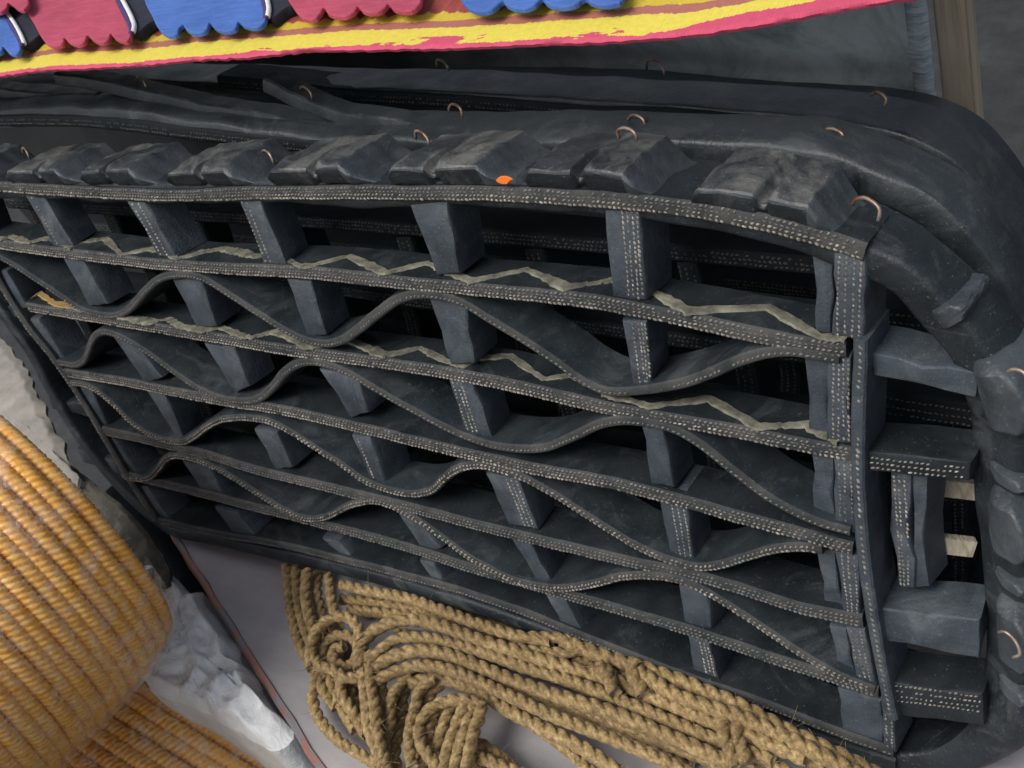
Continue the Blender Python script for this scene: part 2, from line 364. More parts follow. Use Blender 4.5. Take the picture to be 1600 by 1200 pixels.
def block(fr, px, w0, D, cols=(), name="spacer", m=None, ext=5, parent=None, T=None, dm=None, horiz=False):
    q = [np.array(p, float) for p in px]               # top-left, top-right, bottom-right, bottom-left
    if ext:
        dl = q[3]-q[0]; dr = q[2]-q[1]; dl /= np.linalg.norm(dl); dr /= np.linalg.norm(dr)
        if not horiz: q = [q[0]-dl*ext, q[1]-dr*ext, q[2]+dr*ext, q[3]+dl*ext]
        else:
            dt = q[1]-q[0]; db = q[2]-q[3]; dt /= np.linalg.norm(dt); db /= np.linalg.norm(db)
            q = [q[0]-dt*ext, q[1]+dt*ext, q[2]+db*ext, q[3]-db*ext]
    p = np.array([at_w(x, y, w0) for x, y in q]); SEED[0] += 1
    a, b, c, d = p; e = []
    def edge(A, B, k):
        nrm = np.array([-(B-A)[1], (B-A)[0]])
        return [A+(B-A)*t+nrm*noise.noise(Vector((t*3, SEED[0]*3.1, k)))*.055*math.sin(math.pi*t) for t in np.linspace(0, 1, 5)[:-1]]
    ring = edge(a, b, 1)+edge(b, c, 2)+edge(c, d, 3)+edge(d, a, 4); ring = np.array(ring); cen = ring.mean(0)
    wdt = min(np.linalg.norm(b-a), np.linalg.norm(d-a)); r = min(.004, wdt*.16)
    def inset(k):
        o = ring-cen; l = np.linalg.norm(o, axis=1, keepdims=True); return cen+o*(1-k/np.maximum(l, 1e-6))
    vs = []; nn = len(ring)
    tw = random.uniform(-.008, .008)
    for (k, z) in ((r*1.1, 0), (r*.35, -r*.35), (0, -r*1.2), (0, -D*.55), (0, -D)):
        g = inset(k)
        for x in g: vs.append(fr.L(x[0]+(z/D)*tw, x[1], w0+z))
    fs = []
    for i in range(4):
        for j in range(nn): fs.append((i*nn+j, i*nn+(j+1) % nn, (i+1)*nn+(j+1) % nn, (i+1)*nn+j))
    fs += [tuple(reversed(range(nn))), tuple(4*nn+j for j in range(nn))]
    o = link_mesh(name, vs, fs, m or M_SP, parent or fr.root, 35); fix_normals(o)
    for f in cols:
        A, B = (a+(b-a)*f, d+(c-d)*f) if not horiz else (a+(d-a)*f, b+(c-b)*f)
        P, s = resample([A, (A+B)/2+np.array([random.uniform(-.001, .001)]*2), B], .006); t = tang(P); n = np.stack([-t[:, 1], t[:, 0]], 1)
        z = np.zeros(len(P)); cc = [P, s, n, z, z, z+1]
        dots(fr, o, cc, [0], w0, 1, m=dm, spacing=.0052, ln=.0047, wd=.0030)
    return o
def tube(name, pts, r, m, parent=None, sides=8, cap=True, smooth=180):
    P = np.array(pts, float); t = tang(P); vs = []
    nrm = np.cross(t[0], [0.3, .5, .8]); nrm /= np.linalg.norm(nrm)
    for i in range(len(P)):
        nrm = nrm-t[i]*(nrm@t[i]); nrm /= np.linalg.norm(nrm); b = np.cross(t[i], nrm)
        for k in range(sides):
            a = 2*math.pi*k/sides; vs.append(P[i]+r*(math.cos(a)*nrm+math.sin(a)*b))
    o = link_mesh(name, vs, grid_faces(len(P), sides), m, parent, smooth); return fix_normals(o)
def staple(fr, px, py, w0, size=.016, rot=0., parent=None):
    c = at_w(px, py, w0); pts = []
    for k in range(15):
        t = k/14*math.pi; uu = -math.cos(t)*size*(1+.1*math.sin(3*t+px)); vv = -math.sin(t)**.6*size*.95 if 0 < k < 14 else 0.
        lean = .35*uu
        x = uu*math.cos(rot)-vv*math.sin(rot); y = uu*math.sin(rot)+vv*math.cos(rot)
        pts.append(fr.L(c[0]+x, c[1]+y+.004, w0+lean))
    return tube("staple", pts, .00085, M_STEEL, parent or fr.root, 7)
def rim(fr, px, w0, D, T, m, parent=None, name="rim", twist=None, lugs=(), H=.02, fine=.006):
    pts = [at_w(x, y, w0) for x, y in px]
    P, s = resample(pts, fine); t = tang(P); no = np.stack([t[:, 1], -t[:, 0]], 1)     # outward: up along the top run
    al = np.zeros(len(P)); Tv = np.full(len(P), T); Dv = np.full(len(P), 1.)
    if twist is not None:
        xs = np.array([at_w(a[0], a[1], w0) for a in twist]); ks = [s[np.argmin(np.linalg.norm(P-q, axis=1))] for q in xs]
        al = np.radians(np.interp(s, ks, [a[2] for a in twist]))
        if len(twist[0]) > 3: Tv = np.interp(s, ks, [a[3] for a in twist]); Dv = np.interp(s, ks, [a[4] for a in twist])
    def place(i, f, a, b):
        j = min(i+1, len(P)-1); p = P[i]*(1-f)+P[j]*f; n_ = no[i]*(1-f)+no[j]*f; n_ = n_/np.linalg.norm(n_); A = al[i]*(1-f)+al[j]*f
        b = b*(Dv[i]*(1-f)+Dv[j]*f) if b > 0 else b; o_ = a*math.cos(A)+b*math.sin(A); w_ = a*math.sin(A)-b*math.cos(A)
        q = p+n_*o_; return fr.L(q[0], q[1], w0+w_)
    SEED[0] += 1; sd_ = SEED[0]
    r = T*.17
    prof = [(-T, D), (-T, r*1.5), (-T+r*.3, r*.4), (-T+r, 0), (-T*.55, -.0005), (-r, 0), (-r*.3, r*.4), (0, r*1.5)]+[(T*.10*math.sin(math.pi*k/6), D*k/6) for k in range(1, 6)]+[(0, D)]
    vs = []
    for i in range(len(P)):
        for k, (a, b) in enumerate(prof):
            a = a*Tv[i]/T
            j = noise.noise(Vector((s[i]*16, b*24, sd_)))*T*.10+noise.noise(Vector((s[i]*5, b*5, sd_+5)))*T*.18
            vs.append(place(i, 0, a+j, b+j*.4))
    o = link_mesh(name, vs, grid_faces(len(P), len(prof)), m, parent or fr.root, 50); fix_normals(o)
    sm = lambda x: x*x*(3-2*x)
    for li, lug in enumerate(lugs):
        (x0, y0), (x1, y1) = lug[0], lug[1]; kind = lug[2] if len(lug) > 2 else 0; sc_ = lug[3] if len(lug) > 3 else 1
        q0, q1 = at_w(x0, y0, w0), at_w(x1, y1, w0)
        s0, s1 = s[np.argmin(np.linalg.norm(P-q0, axis=1))], s[np.argmin(np.linalg.norm(P-q1, axis=1))]
        ns, nf, nt_ = 90, 12, 24; vv = []; sd2 = li*3.7+sd_; bulge = .012 if kind == 0 else .017*sc_
        for i in range(ns):
            x = i/(ns-1)
            e = sm(min(x/.13, 1)) * min((1-x)/.25, 1)**1.6
            if kind: e = max(0., math.sin(math.pi*x**.85))**.75
            gx = .45+.05*math.sin(li*2.1)
            gro = math.exp(-((x-gx)/.035)**4)*(1-kind); rid = math.exp(-((x-gx-.075)/.028)**2)*(1-kind)
            ss = s0+(s1-s0)*x; ii = min(int(ss/s[-1]*(len(s)-1)), len(s)-2); f = (ss-s[ii])/(s[ii+1]-s[ii]); Tl = Tv[ii]
            Hx = H*(.80+.28*x)*(1.25*sc_ if kind else 1)
            for j in range(nf+nt_):
                if j < nf:
                    q = j/(nf-1); a = -Tl*(.08 if kind == 0 else .50)*(1-q)+Hx*.90*q; b = -bulge*(.15+.95*q**.8)*(1-.35*max(0, q-.8)/.2) if kind == 0 else -bulge*math.sin(math.pi*min(q*1.15+.12, 1)*.62)*(1-.25*q)
                    a0 = (-Tl*.4*(1-q)-Tl*.12*q) if kind else -Tl*.14; b0 = .004
                    g = gro*.45*sm(q)+0*rid
                else:
                    q = (j-nf+1)/nt_; b = -bulge*.72+(D+bulge*.72-.003)*q; a = Hx*(.90+.16*math.sin(min(q*3.2, 1)*math.pi/2)-.12*q)
                    a0 = -Tl*.12; b0 = .004+(D-.01)*q; fade = math.exp(-(q/.55)**4)
                    g = gro*(.36*fade+.04)-rid*.16*fade
                    a *= (1-sm(max(0, (q-.93)/.07)))*.98+.02
                a -= g*Hx; b += gro*bulge*.5*(1 if j < nf else 0)
                nz = .0024*noise.noise(Vector((x*4+sd2, j*.16, 3)))+.0010*noise.noise(Vector((x*14, j*.5, sd2)))
                e2 = max(0., min(1., e*(1+.10*noise.noise(Vector((j*.25, x*2, sd2))))))
                if x in (0., 1.): e2 = 0.
                vv.append(place(ii, f, a0+(a-a0)*e2+nz*e, b0+(b-b0)*min(1, e2*1.6)))
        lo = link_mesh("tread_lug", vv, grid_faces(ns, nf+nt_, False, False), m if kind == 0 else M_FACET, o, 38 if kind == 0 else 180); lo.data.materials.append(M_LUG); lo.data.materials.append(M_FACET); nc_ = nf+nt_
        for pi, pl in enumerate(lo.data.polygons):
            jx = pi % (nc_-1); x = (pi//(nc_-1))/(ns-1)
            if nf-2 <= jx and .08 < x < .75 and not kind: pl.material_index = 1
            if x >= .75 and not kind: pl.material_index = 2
        fix_normals(lo)
    return o
def ply(fr, parent, geo, px, T, hw=.0085):
    """zigzag of worn fabric ply lying on the top face of a slat"""
    P = geo[0]; pts = []
    for x, y in px:
        v0 = P[:, 1].mean(); u = -.5
        for _ in range(4):
            u, w = at_v(x, y, v0)
            k = np.argsort(P[:, 0]); v0 = np.interp(u, P[k, 0], P[k, 1])-T/2-.0016
        pts.append((u, v0, max(min(w, -.003), -.05)))
    vs = []; fs = []
    Q = []
    for a, b in zip(pts[:-1], pts[1:]):
        for f in np.arange(0, 1, .1): Q.append(np.array(a)*(1-f)+np.array(b)*f)
    Q.append(np.array(pts[-1]))
    for i, q in enumerate(Q):
        h = hw*max(.22, .72+.55*noise.noise(Vector((i*.13, q[0]*9, 1.)))+.45*noise.noise(Vector((i*.9, q[0]*20, 7.)))); z = .0012*noise.noise(Vector((i*.5, 2, q[0]*9)))
        vs += [fr.L(q[0], q[1]+.0016, q[2]+h), fr.L(q[0], q[1]-.0008+z, q[2]+h*.8), fr.L(q[0], q[1]-.0008+z, q[2]-h*.8), fr.L(q[0], q[1]+.0016, q[2]-h)]
    n = len(Q); fs = [(i*4+j, i*4+j+1, i*4+j+5, i*4+j+4) for i in range(n-1) for j in range(3) ]
    o = link_mesh("fabric_ply", vs, fs, M_FELT, parent, 50); fix_normals(o)

# ================================================================== GROUND AND BOARD (the setting)
GZ = -.36
gp = [(-6, -5, GZ), (6, -5, GZ), (6, 12, GZ), (-6, 12, GZ)]
g = link_mesh("ground", gp, [(0, 1, 2, 3)], M_GROUND, None, 0, "structure")

e0, e1 = at_z(272, 838, 0)[:2], at_z(505, 1206, 0)[:2]
ed = (e1-e0)/np.linalg.norm(e1-e0); A0 = e0-ed*.06; A1 = e1+ed*.25
bt = thing("grey_board", "flat grey board with rust red front edge under the brown ropes", "board", (float(e0[0]), float(e0[1]), -.016))
def slab(name, poly, z0, z1, m, parent, off=(0, 0, 0)):
    n = len(poly); vs = [(p[0]-off[0], p[1]-off[1], z0-off[2]) for p in poly]+[(p[0]-off[0], p[1]-off[1], z1-off[2]) for p in poly]
    fs = [tuple(range(n))[::-1], tuple(range(n, 2*n))]+[(i, (i+1) % n, n+(i+1) % n, n+i) for i in range(n)]
    o = link_mesh(name, vs, fs, m, parent, 0); return fix_normals(o)
boff = (float(e0[0]), float(e0[1]), -.016)
slab("board_top", [A0, A1, (.45, A1[1]), (.45, .26), (A0[0], .26)], -.012, 0, M_BOARD, bt, boff)
pn = np.array([ed[1], -ed[0]])            # outward from the board
if pn @ (np.array([-1, -1])) < 0: pn = -pn
ne = 60; vs = []
for i in range(ne):
    p = A0+(A1-A0)*i/(ne-1); j = .0016*noise.noise(Vector((i*.35, 0, 0))); k = .0012*noise.noise(Vector((i*.5, 3, 0)))
    for (o_, z) in ((-.0030+j*2, -.0005), (-.0024+j, .0016+k), (.001+j, .0018+k), (.0032+j, -.002), (.0032+j, -.017), (.0005, -.018)):
        q = p+pn*o_; vs.append((q[0]-boff[0], q[1]-boff[1], z-boff[2]))
fix_normals(link_mesh("rusty_edge", vs, grid_faces(ne, 6), M_RUST, bt, 40))

rs = slab("gap_shade_sheet", [(-.70, .035), (.20, .035), (.20, .255), (-.70, .255)], .002, .006, M_BACK, None)  # black sheet added to hide the lit board behind the gaps
tag(rs, "added black sheet lying under the stacked doormats, glimpsed through the right hand gaps", "added sheet")
# ================================================================== THE FRONT MAT
F1 = Frame(-.65, VB, -.05, "front tyre rubber doormat with wavy strips, straight slats and lugged tread rim", "recycled tyre doormats leaning in a stack")
TB = .0185
BARS = [
 ([(-70, 286), (0, 294), (150, 302), (280, 308), (400, 303), (520, 302), (640, 303), (760, 305), (900, 310), (1000, 318), (1100, 331), (1200, 352), (1280, 375), (1350, 398)], (.06, .30), (-.34, -.15)),
 ([(-70, 372), (0, 383), (100, 397), (200, 410), (300, 418), (420, 425), (530, 433), (650, 445), (760, 456), (870, 467), (980, 484), (1080, 503), (1180, 524), (1260, 540), (1322, 548)], (.07, .31), (-.33, -.13)),
 ([(42, 480), (130, 495), (220, 511), (320, 527), (430, 545), (530, 560), (640, 576), (740, 593), (850, 617), (950, 640), (1060, 660), (1180, 682), (1270, 700), (1330, 711)], (.06, .30), (-.34, -.15)),
 ([(98, 582), (170, 594), (260, 611), (350, 628), (450, 645), (550, 668), (660, 694), (760, 718), (860, 740), (950, 757), (1060, 784), (1160, 810), (1250, 835), (1332, 860)], (.04, .29), (-.34, -.17)),
 ([(150, 672), (230, 690), (320, 712), (410, 738), (500, 760), (600, 786), (690, 808), (790, 833), (890, 858), (980, 880), (1060, 896), (1150, 921), (1250, 952), (1348, 973)], (.02, .28), (-.25,)),
 ([(192, 742), (280, 764), (370, 787), (460, 810), (560, 836), (650, 862), (740, 890), (850, 922), (950, 950), (1050, 980), (1150, 1012), (1250, 1045), (1372, 1084)], (.02, .28), (-.25,)),
 ([(236, 812), (320, 833), (420, 851), (520, 872), (620, 897), (720, 925), (820, 960), (920, 1000), (1020, 1040), (1120, 1075), (1220, 1112), (1320, 1150), (1396, 1176)], (.1,), ()),
]
geos = []
for k, (px, rows, dim) in enumerate(BARS):
    o, geo = strip(F1, "slat", px, 0, TB if k < 6 else .016, .058, M_BAR, edge=M_EDGE)
    dots(F1, o, geo, rows, 0, TB, m=M_CORD if k < 4 else M_CORDD)
    if dim: dots(F1, o, geo, dim, -.0006, TB, m=M_CORDD, drop=.12)
    geos.append((o, geo))
WAVES = [
 [(-60, 380), (7, 407), (62, 442), (100, 467), (125, 484), (150, 492), (175, 495), (197, 487), (212, 472), (230, 452), (250, 436), (287, 430), (320, 438), (354, 459), (405, 493), (455, 523), (499, 538), (530, 534), (557, 517), (587, 492), (618, 470), (648, 462), (682, 464), (716, 473), (766, 502), (817, 533), (867, 566), (901, 591), (938, 611), (969, 614), (1002, 612), (1036, 607), (1070, 599), (1110, 584), (1161, 562), (1205, 551), (1235, 550), (1276, 556), (1310, 562)],
 [(90, 568), (117, 571), (130, 564), (137, 547), (144, 530), (156, 521), (175, 523), (219, 545), (270, 582), (321, 614), (364, 627), (398, 626), (422, 609), (442, 584), (466, 569), (489, 567), (540, 582), (581, 606), (648, 645), (699, 672), (749, 692), (800, 702), (851, 700), (894, 683), (935, 664), (969, 658), (1002, 660), (1036, 667), (1060, 676), (1094, 697), (1144, 737), (1195, 775), (1229, 795), (1280, 818), (1328, 832)],
 [(108, 599), (135, 603), (155, 615), (180, 637), (200, 657), (225, 675), (250, 686), (282, 692), (300, 684), (320, 669), (340, 658), (365, 654), (388, 654), (425, 661), (472, 687), (506, 710), (540, 732), (564, 750), (597, 764), (641, 773), (672, 768), (692, 750), (716, 734), (749, 729), (783, 736), (817, 748), (868, 776), (901, 797), (950, 828), (1000, 857), (1050, 878), (1094, 888), (1127, 884), (1161, 873), (1195, 863), (1229, 857), (1262, 857), (1284, 861)],
 [(190, 745), (210, 749), (232, 747), (247, 733), (256, 720), (268, 714), (285, 715), (312, 722), (350, 740), (375, 755), (400, 771), (439, 795), (465, 808), (488, 812), (510, 808), (530, 798), (555, 788), (590, 785), (631, 802), (665, 822), (699, 847), (732, 872), (766, 891), (800, 907), (834, 916), (867, 920), (901, 918), (935, 911), (969, 903), (1002, 901), (1036, 903), (1070, 911), (1111, 931), (1161, 962), (1212, 996), (1262, 1029), (1313, 1058), (1366, 1080)],
]
for k, px in enumerate(WAVES):
    o, geo = strip(F1, "wavy_strip", px, .002, .0125, .062, M_WAVE, step=.006, amp=.0012, edge=M_EDGE)
    dots(F1, o, geo, (.08,) if k < 2 else (-.14, .22), .002, .0125, m=M_CORD if k > 1 else M_CORDD, spacing=.0062, ln=.0048, wd=.0034)
D4 = (.50, .64, .78, .92)
SPACERS = [
 ([(40, 307), (70, 310), (112, 380), (83, 385)], (.3,)), ([(199, 317), (228, 318), (272, 398), (245, 398)], (.25, .6)),
 ([(373, 314), (408, 316), (447, 413), (411, 411)], (.15, .35)), ([(638, 316), (700, 318), (717, 424), (680, 427)], ()),
 ([(944, 327), (1000, 330), (1009, 466), (957, 463)], D4),
 ([(100, 407), (131, 410), (166, 472), (137, 475)], ()), ([(270, 440), (316, 440), (337, 506), (305, 509)], ()),
 ([(449, 440), (487, 443), (509, 520), (479, 523)], ()), ([(670, 467), (728, 470), (741, 564), (702, 566)], ()),
 ([(972, 505), (1011, 505), (1019, 606), (989, 603)], (.42, .66, .80, .92)),
 ([(179, 530), (214, 540), (250, 587), (225, 598)], ()), ([(320, 540), (368, 547), (388, 600), (364, 611)], ()),
 ([(500, 580), (560, 592), (574, 641), (545, 650)], ()), ([(700, 591), (738, 592), (767, 680), (727, 675)], (.15, .32, .49)),
 ([(1002, 667), (1036, 670), (1053, 759), (1016, 753)], ()),
 ([(230, 612), (258, 616), (284, 678), (273, 681)], ()), ([(398, 675), (434, 680), (455, 727), (428, 731)], ()),
 ([(550, 683), (580, 687), (601, 750), (577, 746)], (.3,)), ([(760, 744), (812, 752), (839, 824), (792, 816)], (.6, .75, .9)),
 ([(1025, 765), (1072, 775), (1086, 878), (1046, 868)], (.45, .65, .85)),
 ([(285, 722), (328, 730), (345, 766), (322, 778)], ()), ([(621, 800), (650, 808), (685, 854), (660, 862)], ()),
 ([(797, 839), (828, 847), (862, 910), (838, 908)], ()), ([(1060, 918), (1107, 931), (1111, 979), (1070, 980)], ()),
 ([(405, 775), (422, 780), (450, 800), (440, 802)], ()),
 ([(337, 797), (374, 805), (398, 836), (366, 837)], ()), ([(506, 844), (532, 850), (554, 876), (540, 875)], ()),
 ([(657, 879), (680, 884), (706, 934), (691, 932)], ()), ([(854, 933), (886, 943), (906, 980), (883, 989)], ()),
 ([(1075, 999), (1110, 1009), (1122, 1058), (1082, 1044)], (.55, .72, .88)),
]
for q, cols in SPACERS: block(F1, q, -.006, .05, cols)
# upright pieces closing the rows at the right end
ENDS = [
 ([(1302, 398), (1354, 400), (1350, 527), (1298, 522)], (.2, .42, .64, .86), -.004), ([(1268, 392), (1304, 398), (1298, 525), (1274, 520)], (), -.014),
 ([(1292, 558), (1330, 560), (1331, 690), (1290, 690)], (.3, .5, .7, .9), -.004), ([(1256, 556), (1294, 558), (1296, 690), (1262, 686)], (), -.014),
 ([(1302, 716), (1334, 720), (1336, 830), (1304, 822)], (.25, .55, .85), -.004), ([(1268, 712), (1303, 716), (1306, 820), (1272, 812)], (), -.012),
 ([(1304, 866), (1342, 872), (1345, 968), (1318, 962)], (.3, .55, .8), -.004), ([(1276, 862), (1305, 866), (1320, 962), (1290, 955)], (), -.012),
 ([(1322, 985), (1352, 987), (1370, 1074), (1340, 1070)], (.25, .5, .75), -.004), ([(1296, 982), (1323, 986), (1340, 1066), (1312, 1056)], (), -.012),
 ([(1308, 1080), (1378, 1098), (1381, 1170), (1316, 1146)], (), -.004), ([(1376, 1094), (1398, 1098), (1400, 1172), (1381, 1166)], (.3, .7), -.001),
]
for q, cols, w0 in ENDS: block(F1, q, w0, .05, cols)
# the long end strips of the inner panel
o, geo = strip(F1, "end_slat", [(1345, 532), (1343, 600), (1340, 680), (1340, 780), (1346, 860), (1355, 930), (1367, 1000), (1381, 1070), (1393, 1125)], .003, .0135, .060, M_SP)
dots(F1, o, geo, (-.05,), .003, .0135, ln=.0056, wd=.0044, spacing=.0070)
o, geo = strip(F1, "end_slat", [(-62, 300), (-30, 380), (0, 448), (37, 506), (82, 563), (140, 650), (195, 742), (242, 815)], .003, .016, .058, M_BAR, edge=M_EDGE)
dots(F1, o, geo, (.1,), .003, .016, m=M_CORDD, drop=.3)
for q in ([(40, 502), (62, 502), (102, 565), (85, 564)], [(-8, 424), (12, 428), (42, 478), (28, 480)], [(125, 606), (142, 606), (166, 660), (147, 662)], [(160, 682), (176, 682), (212, 735), (193, 737)], [(212, 762), (232, 765), (264, 810), (242, 810)]):
    block(F1, q, -.006, .05)
# blocks between the inner panel and the rim, right and left
SIDE = [
 ([(1362, 552), (1526, 583), (1520, 621), (1370, 588)], (), -.012, M_SP), ([(1358, 706), (1512, 722), (1509, 752), (1360, 736)], (.3, .55, .8), -.008, M_BAR),
 ([(1376, 950), (1526, 968), (1524, 1028), (1384, 1003)], (), -.010, M_SP), ([(1398, 1066), (1530, 1084), (1533, 1134), (1402, 1118)], (.1, .25, .4, .55), -.008, M_BAR),
]
for q, cols, w0, m in SIDE: block(F1, q, w0, .052, cols, "side_spacer", m, 6, horiz=True)
block(F1, [(1392, 742), (1424, 742), (1428, 916), (1404, 912)], -.028, .05, (.15, .4, .65), "side_spacer")
block(F1, [(1425, 744), (1449, 748), (1452, 912), (1429, 914)], -.032, .04, (), "side_spacer")
for q in ([(78, 622), (130, 632), (138, 652), (85, 640)], [(122, 703), (182, 722), (190, 742), (132, 724)], [(-40, 470), (18, 480), (26, 496), (-32, 492)]):
    block(F1, q, -.012, .05, (), "side_spacer", M_BAR, 4, horiz=True)
# worn fabric ply showing along the second and third slats
ply(F1, *geos[1], [(-40, 378), (0, 375), (17, 369), (40, 381), (72, 371), (88, 374), (105, 391), (135, 376), (165, 373), (189, 397), (236, 388), (262, 392), (276, 404), (312, 394), (345, 388), (380, 394), (400, 400), (430, 396), (464, 417), (476, 420), (545, 400), (602, 426), (667, 410), (700, 423), (737, 438), (822, 420), (886, 448), (940, 440), (968, 436), (1012, 451), (1076, 485), (1200, 479), (1278, 529), (1318, 536)], TB)
ply(F1, *geos[2], [(50, 466), (61, 457), (84, 473), (115, 479), (160, 497), (205, 499), (236, 505), (263, 498), (282, 511), (317, 516), (344, 510), (378, 527), (391, 528), (429, 517), (481, 540), (548, 532), (602, 554), (616, 552), (656, 543), (697, 564), (727, 570), (754, 558), (798, 556), (849, 592), (893, 586), (925, 600), (961, 617), (1015, 634), (1109, 622), (1184, 667), (1261, 662), (1310, 690)], TB)
# tread rim
RIMPX = [(-110, 276), (0, 283), (150, 284), (300, 286), (450, 284), (600, 283), (760, 285), (900, 291), (1060, 311), (1180, 331), (1290, 358), (1365, 386), (1430, 425), (1490, 488), (1540, 548), (1572, 620), (1586, 700), (1584, 780), (1584, 850), (1590, 950), (1592, 1050), (1586, 1130), (1555, 1185), (1490, 1215), (1400, 1215)]
TW = [(-110, 276, 0, .03, 1), (1180, 331, 0, .03, 1), (1290, 358, 0, .032, .82), (1430, 425, 6, .034, .58), (1532, 548, 14, .040, .60), (1586, 700, 34, .060, .75), (1590, 950, 40, .056, .8), (1586, 1130, 34, .05, .8), (1400, 1215, 0, .03, 1)]
LUGS = [((-95, 278), (-2, 283)), ((14, 284), (136, 284)), ((132, 284), (250, 285)), ((262, 286), (404, 286)), ((420, 285), (592, 284)), ((606, 284), (812, 287)), ((812, 287), (1046, 309)), ((1072, 313), (1330, 372)),
        ((1478, 474), (1506, 506), 1, .42), ((1545, 556), (1586, 690), 1, 1), ((1586, 738), (1586, 768), 1, .5), ((1584, 778), (1586, 882), 1, 1), ((1588, 902), (1589, 926), 1, .45), ((1589, 946), (1592, 1056), 1, 1), ((1592, 1076), (1591, 1100), 1, .45)]
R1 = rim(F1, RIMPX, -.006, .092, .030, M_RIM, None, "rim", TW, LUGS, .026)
low = [(1400, 1212), (1300, 1180), (1200, 1139), (1100, 1101), (1000, 1060), (900, 1020), (800, 981), (700, 948), (600, 918), (500, 893), (420, 874), (330, 853), (262, 836), (215, 800), (170, 755), (118, 690), (72, 615), (40, 556), (0, 500), (-40, 440), (-90, 360)]
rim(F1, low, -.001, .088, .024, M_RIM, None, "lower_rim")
for (x, y, sz, rt) in ((40, 240, .013, .2), (203, 250, .013, .4), (418, 247, .014, .1), (658, 216, .0125, .1), (980, 212, .0125, -.1)):
    staple(F1, x, y, -.055, sz, rt, R1)
for (x, y, sz, rt) in ((1353, 326, .013, .35), (1592, 592, .011, .6), (1572, 1004, .012, .9)):
    staple(F1, x, y, .012 if x < 1500 else .03, sz, rt, R1)
c = at_w(787, 282, .006); fl = []
for k in range(10):
    a = 2*math.pi*k/10; rr = 1+.35*noise.noise(Vector((k*1.7, 0, 0)))
    fl.append((c[0]+.0105*rr*math.cos(a), c[1]+.0042*rr*math.sin(a)-.001*math.cos(a)))
vs = [F1.L(x, y, .004) for x, y in fl]+[F1.L(c[0]+(x-c[0])*.8, c[1]+(y-c[1])*.8, .0065) for x, y in fl]
fix_normals(link_mesh("paint_fleck", vs, grid_faces(2, 10), M_FLECK, F1.root, 60))

# ================================================================== MATS BEHIND
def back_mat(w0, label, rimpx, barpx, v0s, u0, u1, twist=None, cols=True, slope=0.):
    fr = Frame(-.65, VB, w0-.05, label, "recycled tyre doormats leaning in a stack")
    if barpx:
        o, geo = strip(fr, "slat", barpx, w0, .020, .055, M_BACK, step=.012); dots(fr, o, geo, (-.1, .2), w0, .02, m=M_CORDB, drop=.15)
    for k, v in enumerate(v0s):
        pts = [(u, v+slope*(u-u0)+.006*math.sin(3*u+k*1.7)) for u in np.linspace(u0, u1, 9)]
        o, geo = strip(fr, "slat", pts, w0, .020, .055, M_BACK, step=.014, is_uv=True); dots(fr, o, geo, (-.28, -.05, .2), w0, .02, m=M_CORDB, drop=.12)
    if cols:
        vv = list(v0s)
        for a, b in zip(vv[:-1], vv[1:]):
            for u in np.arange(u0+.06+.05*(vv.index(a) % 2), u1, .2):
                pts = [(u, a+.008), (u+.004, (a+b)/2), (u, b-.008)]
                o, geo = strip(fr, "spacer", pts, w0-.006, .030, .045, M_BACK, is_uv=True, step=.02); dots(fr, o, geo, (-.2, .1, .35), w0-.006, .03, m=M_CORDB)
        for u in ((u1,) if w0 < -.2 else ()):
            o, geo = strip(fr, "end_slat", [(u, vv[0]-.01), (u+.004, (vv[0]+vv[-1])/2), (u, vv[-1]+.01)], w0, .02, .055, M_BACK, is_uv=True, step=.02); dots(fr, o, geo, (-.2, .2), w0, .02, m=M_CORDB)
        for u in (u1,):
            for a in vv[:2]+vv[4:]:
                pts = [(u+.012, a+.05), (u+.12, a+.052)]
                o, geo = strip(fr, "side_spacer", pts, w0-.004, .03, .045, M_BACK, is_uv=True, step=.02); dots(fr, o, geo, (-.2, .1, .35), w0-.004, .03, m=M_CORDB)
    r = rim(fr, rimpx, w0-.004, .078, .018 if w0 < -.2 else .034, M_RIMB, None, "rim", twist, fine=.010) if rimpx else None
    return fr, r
F2, R2 = back_mat(-.120, "plain rimmed rubber doormat directly behind the lugged front mat",
    [(-120, 176), (0, 170), (150, 166), (300, 186), (450, 206), (640, 217), (800, 219), (1000, 218), (1150, 221), (1280, 236), (1345, 256), (1420, 288), (1480, 325), (1540, 388), (1582, 462), (1600, 560), (1606, 700), (1604, 860), (1600, 1000), (1580, 1100), (1520, 1160), (1440, 1172), (1300, 1130), (1000, 1030), (700, 945), (430, 875)],
    [(-90, 188), (0, 190), (150, 192), (300, 209), (450, 227), (560, 238)], [.085+.1*k for k in range(6)], -1.50, -.06)
F3, R3 = back_mat(-.255, "dusty flat rimmed rubber doormat, third of the leaning stack, largely in shade",
    [(-200, 108), (60, 116), (370, 130), (530, 136), (800, 148), (1080, 166), (1250, 180), (1350, 194), (1430, 216), (1490, 250), (1550, 318), (1605, 400), (1640, 520), (1650, 750), (1630, 950), (1560, 1080), (1440, 1130)],
    [(340, 128), (440, 138), (530, 149), (700, 160), (900, 176), (1080, 186), (1190, 196), (1280, 214), (1360, 244), (1420, 280)], [.26+.095*k for k in range(5)], -1.66, .0, slope=0)
F4, R4 = back_mat(-.39, "rearmost black rubber doormat with rounded corner against the wooden post",
    [(700, 130), (1000, 146), (1150, 160), (1270, 168), (1370, 178), (1440, 194), (1500, 222), (1550, 272), (1596, 345), (1640, 450), (1680, 600), (1680, 800), (1640, 1000)],
    None, [.27+.075*k for k in range(6)], -1.80, -.10, cols=False)
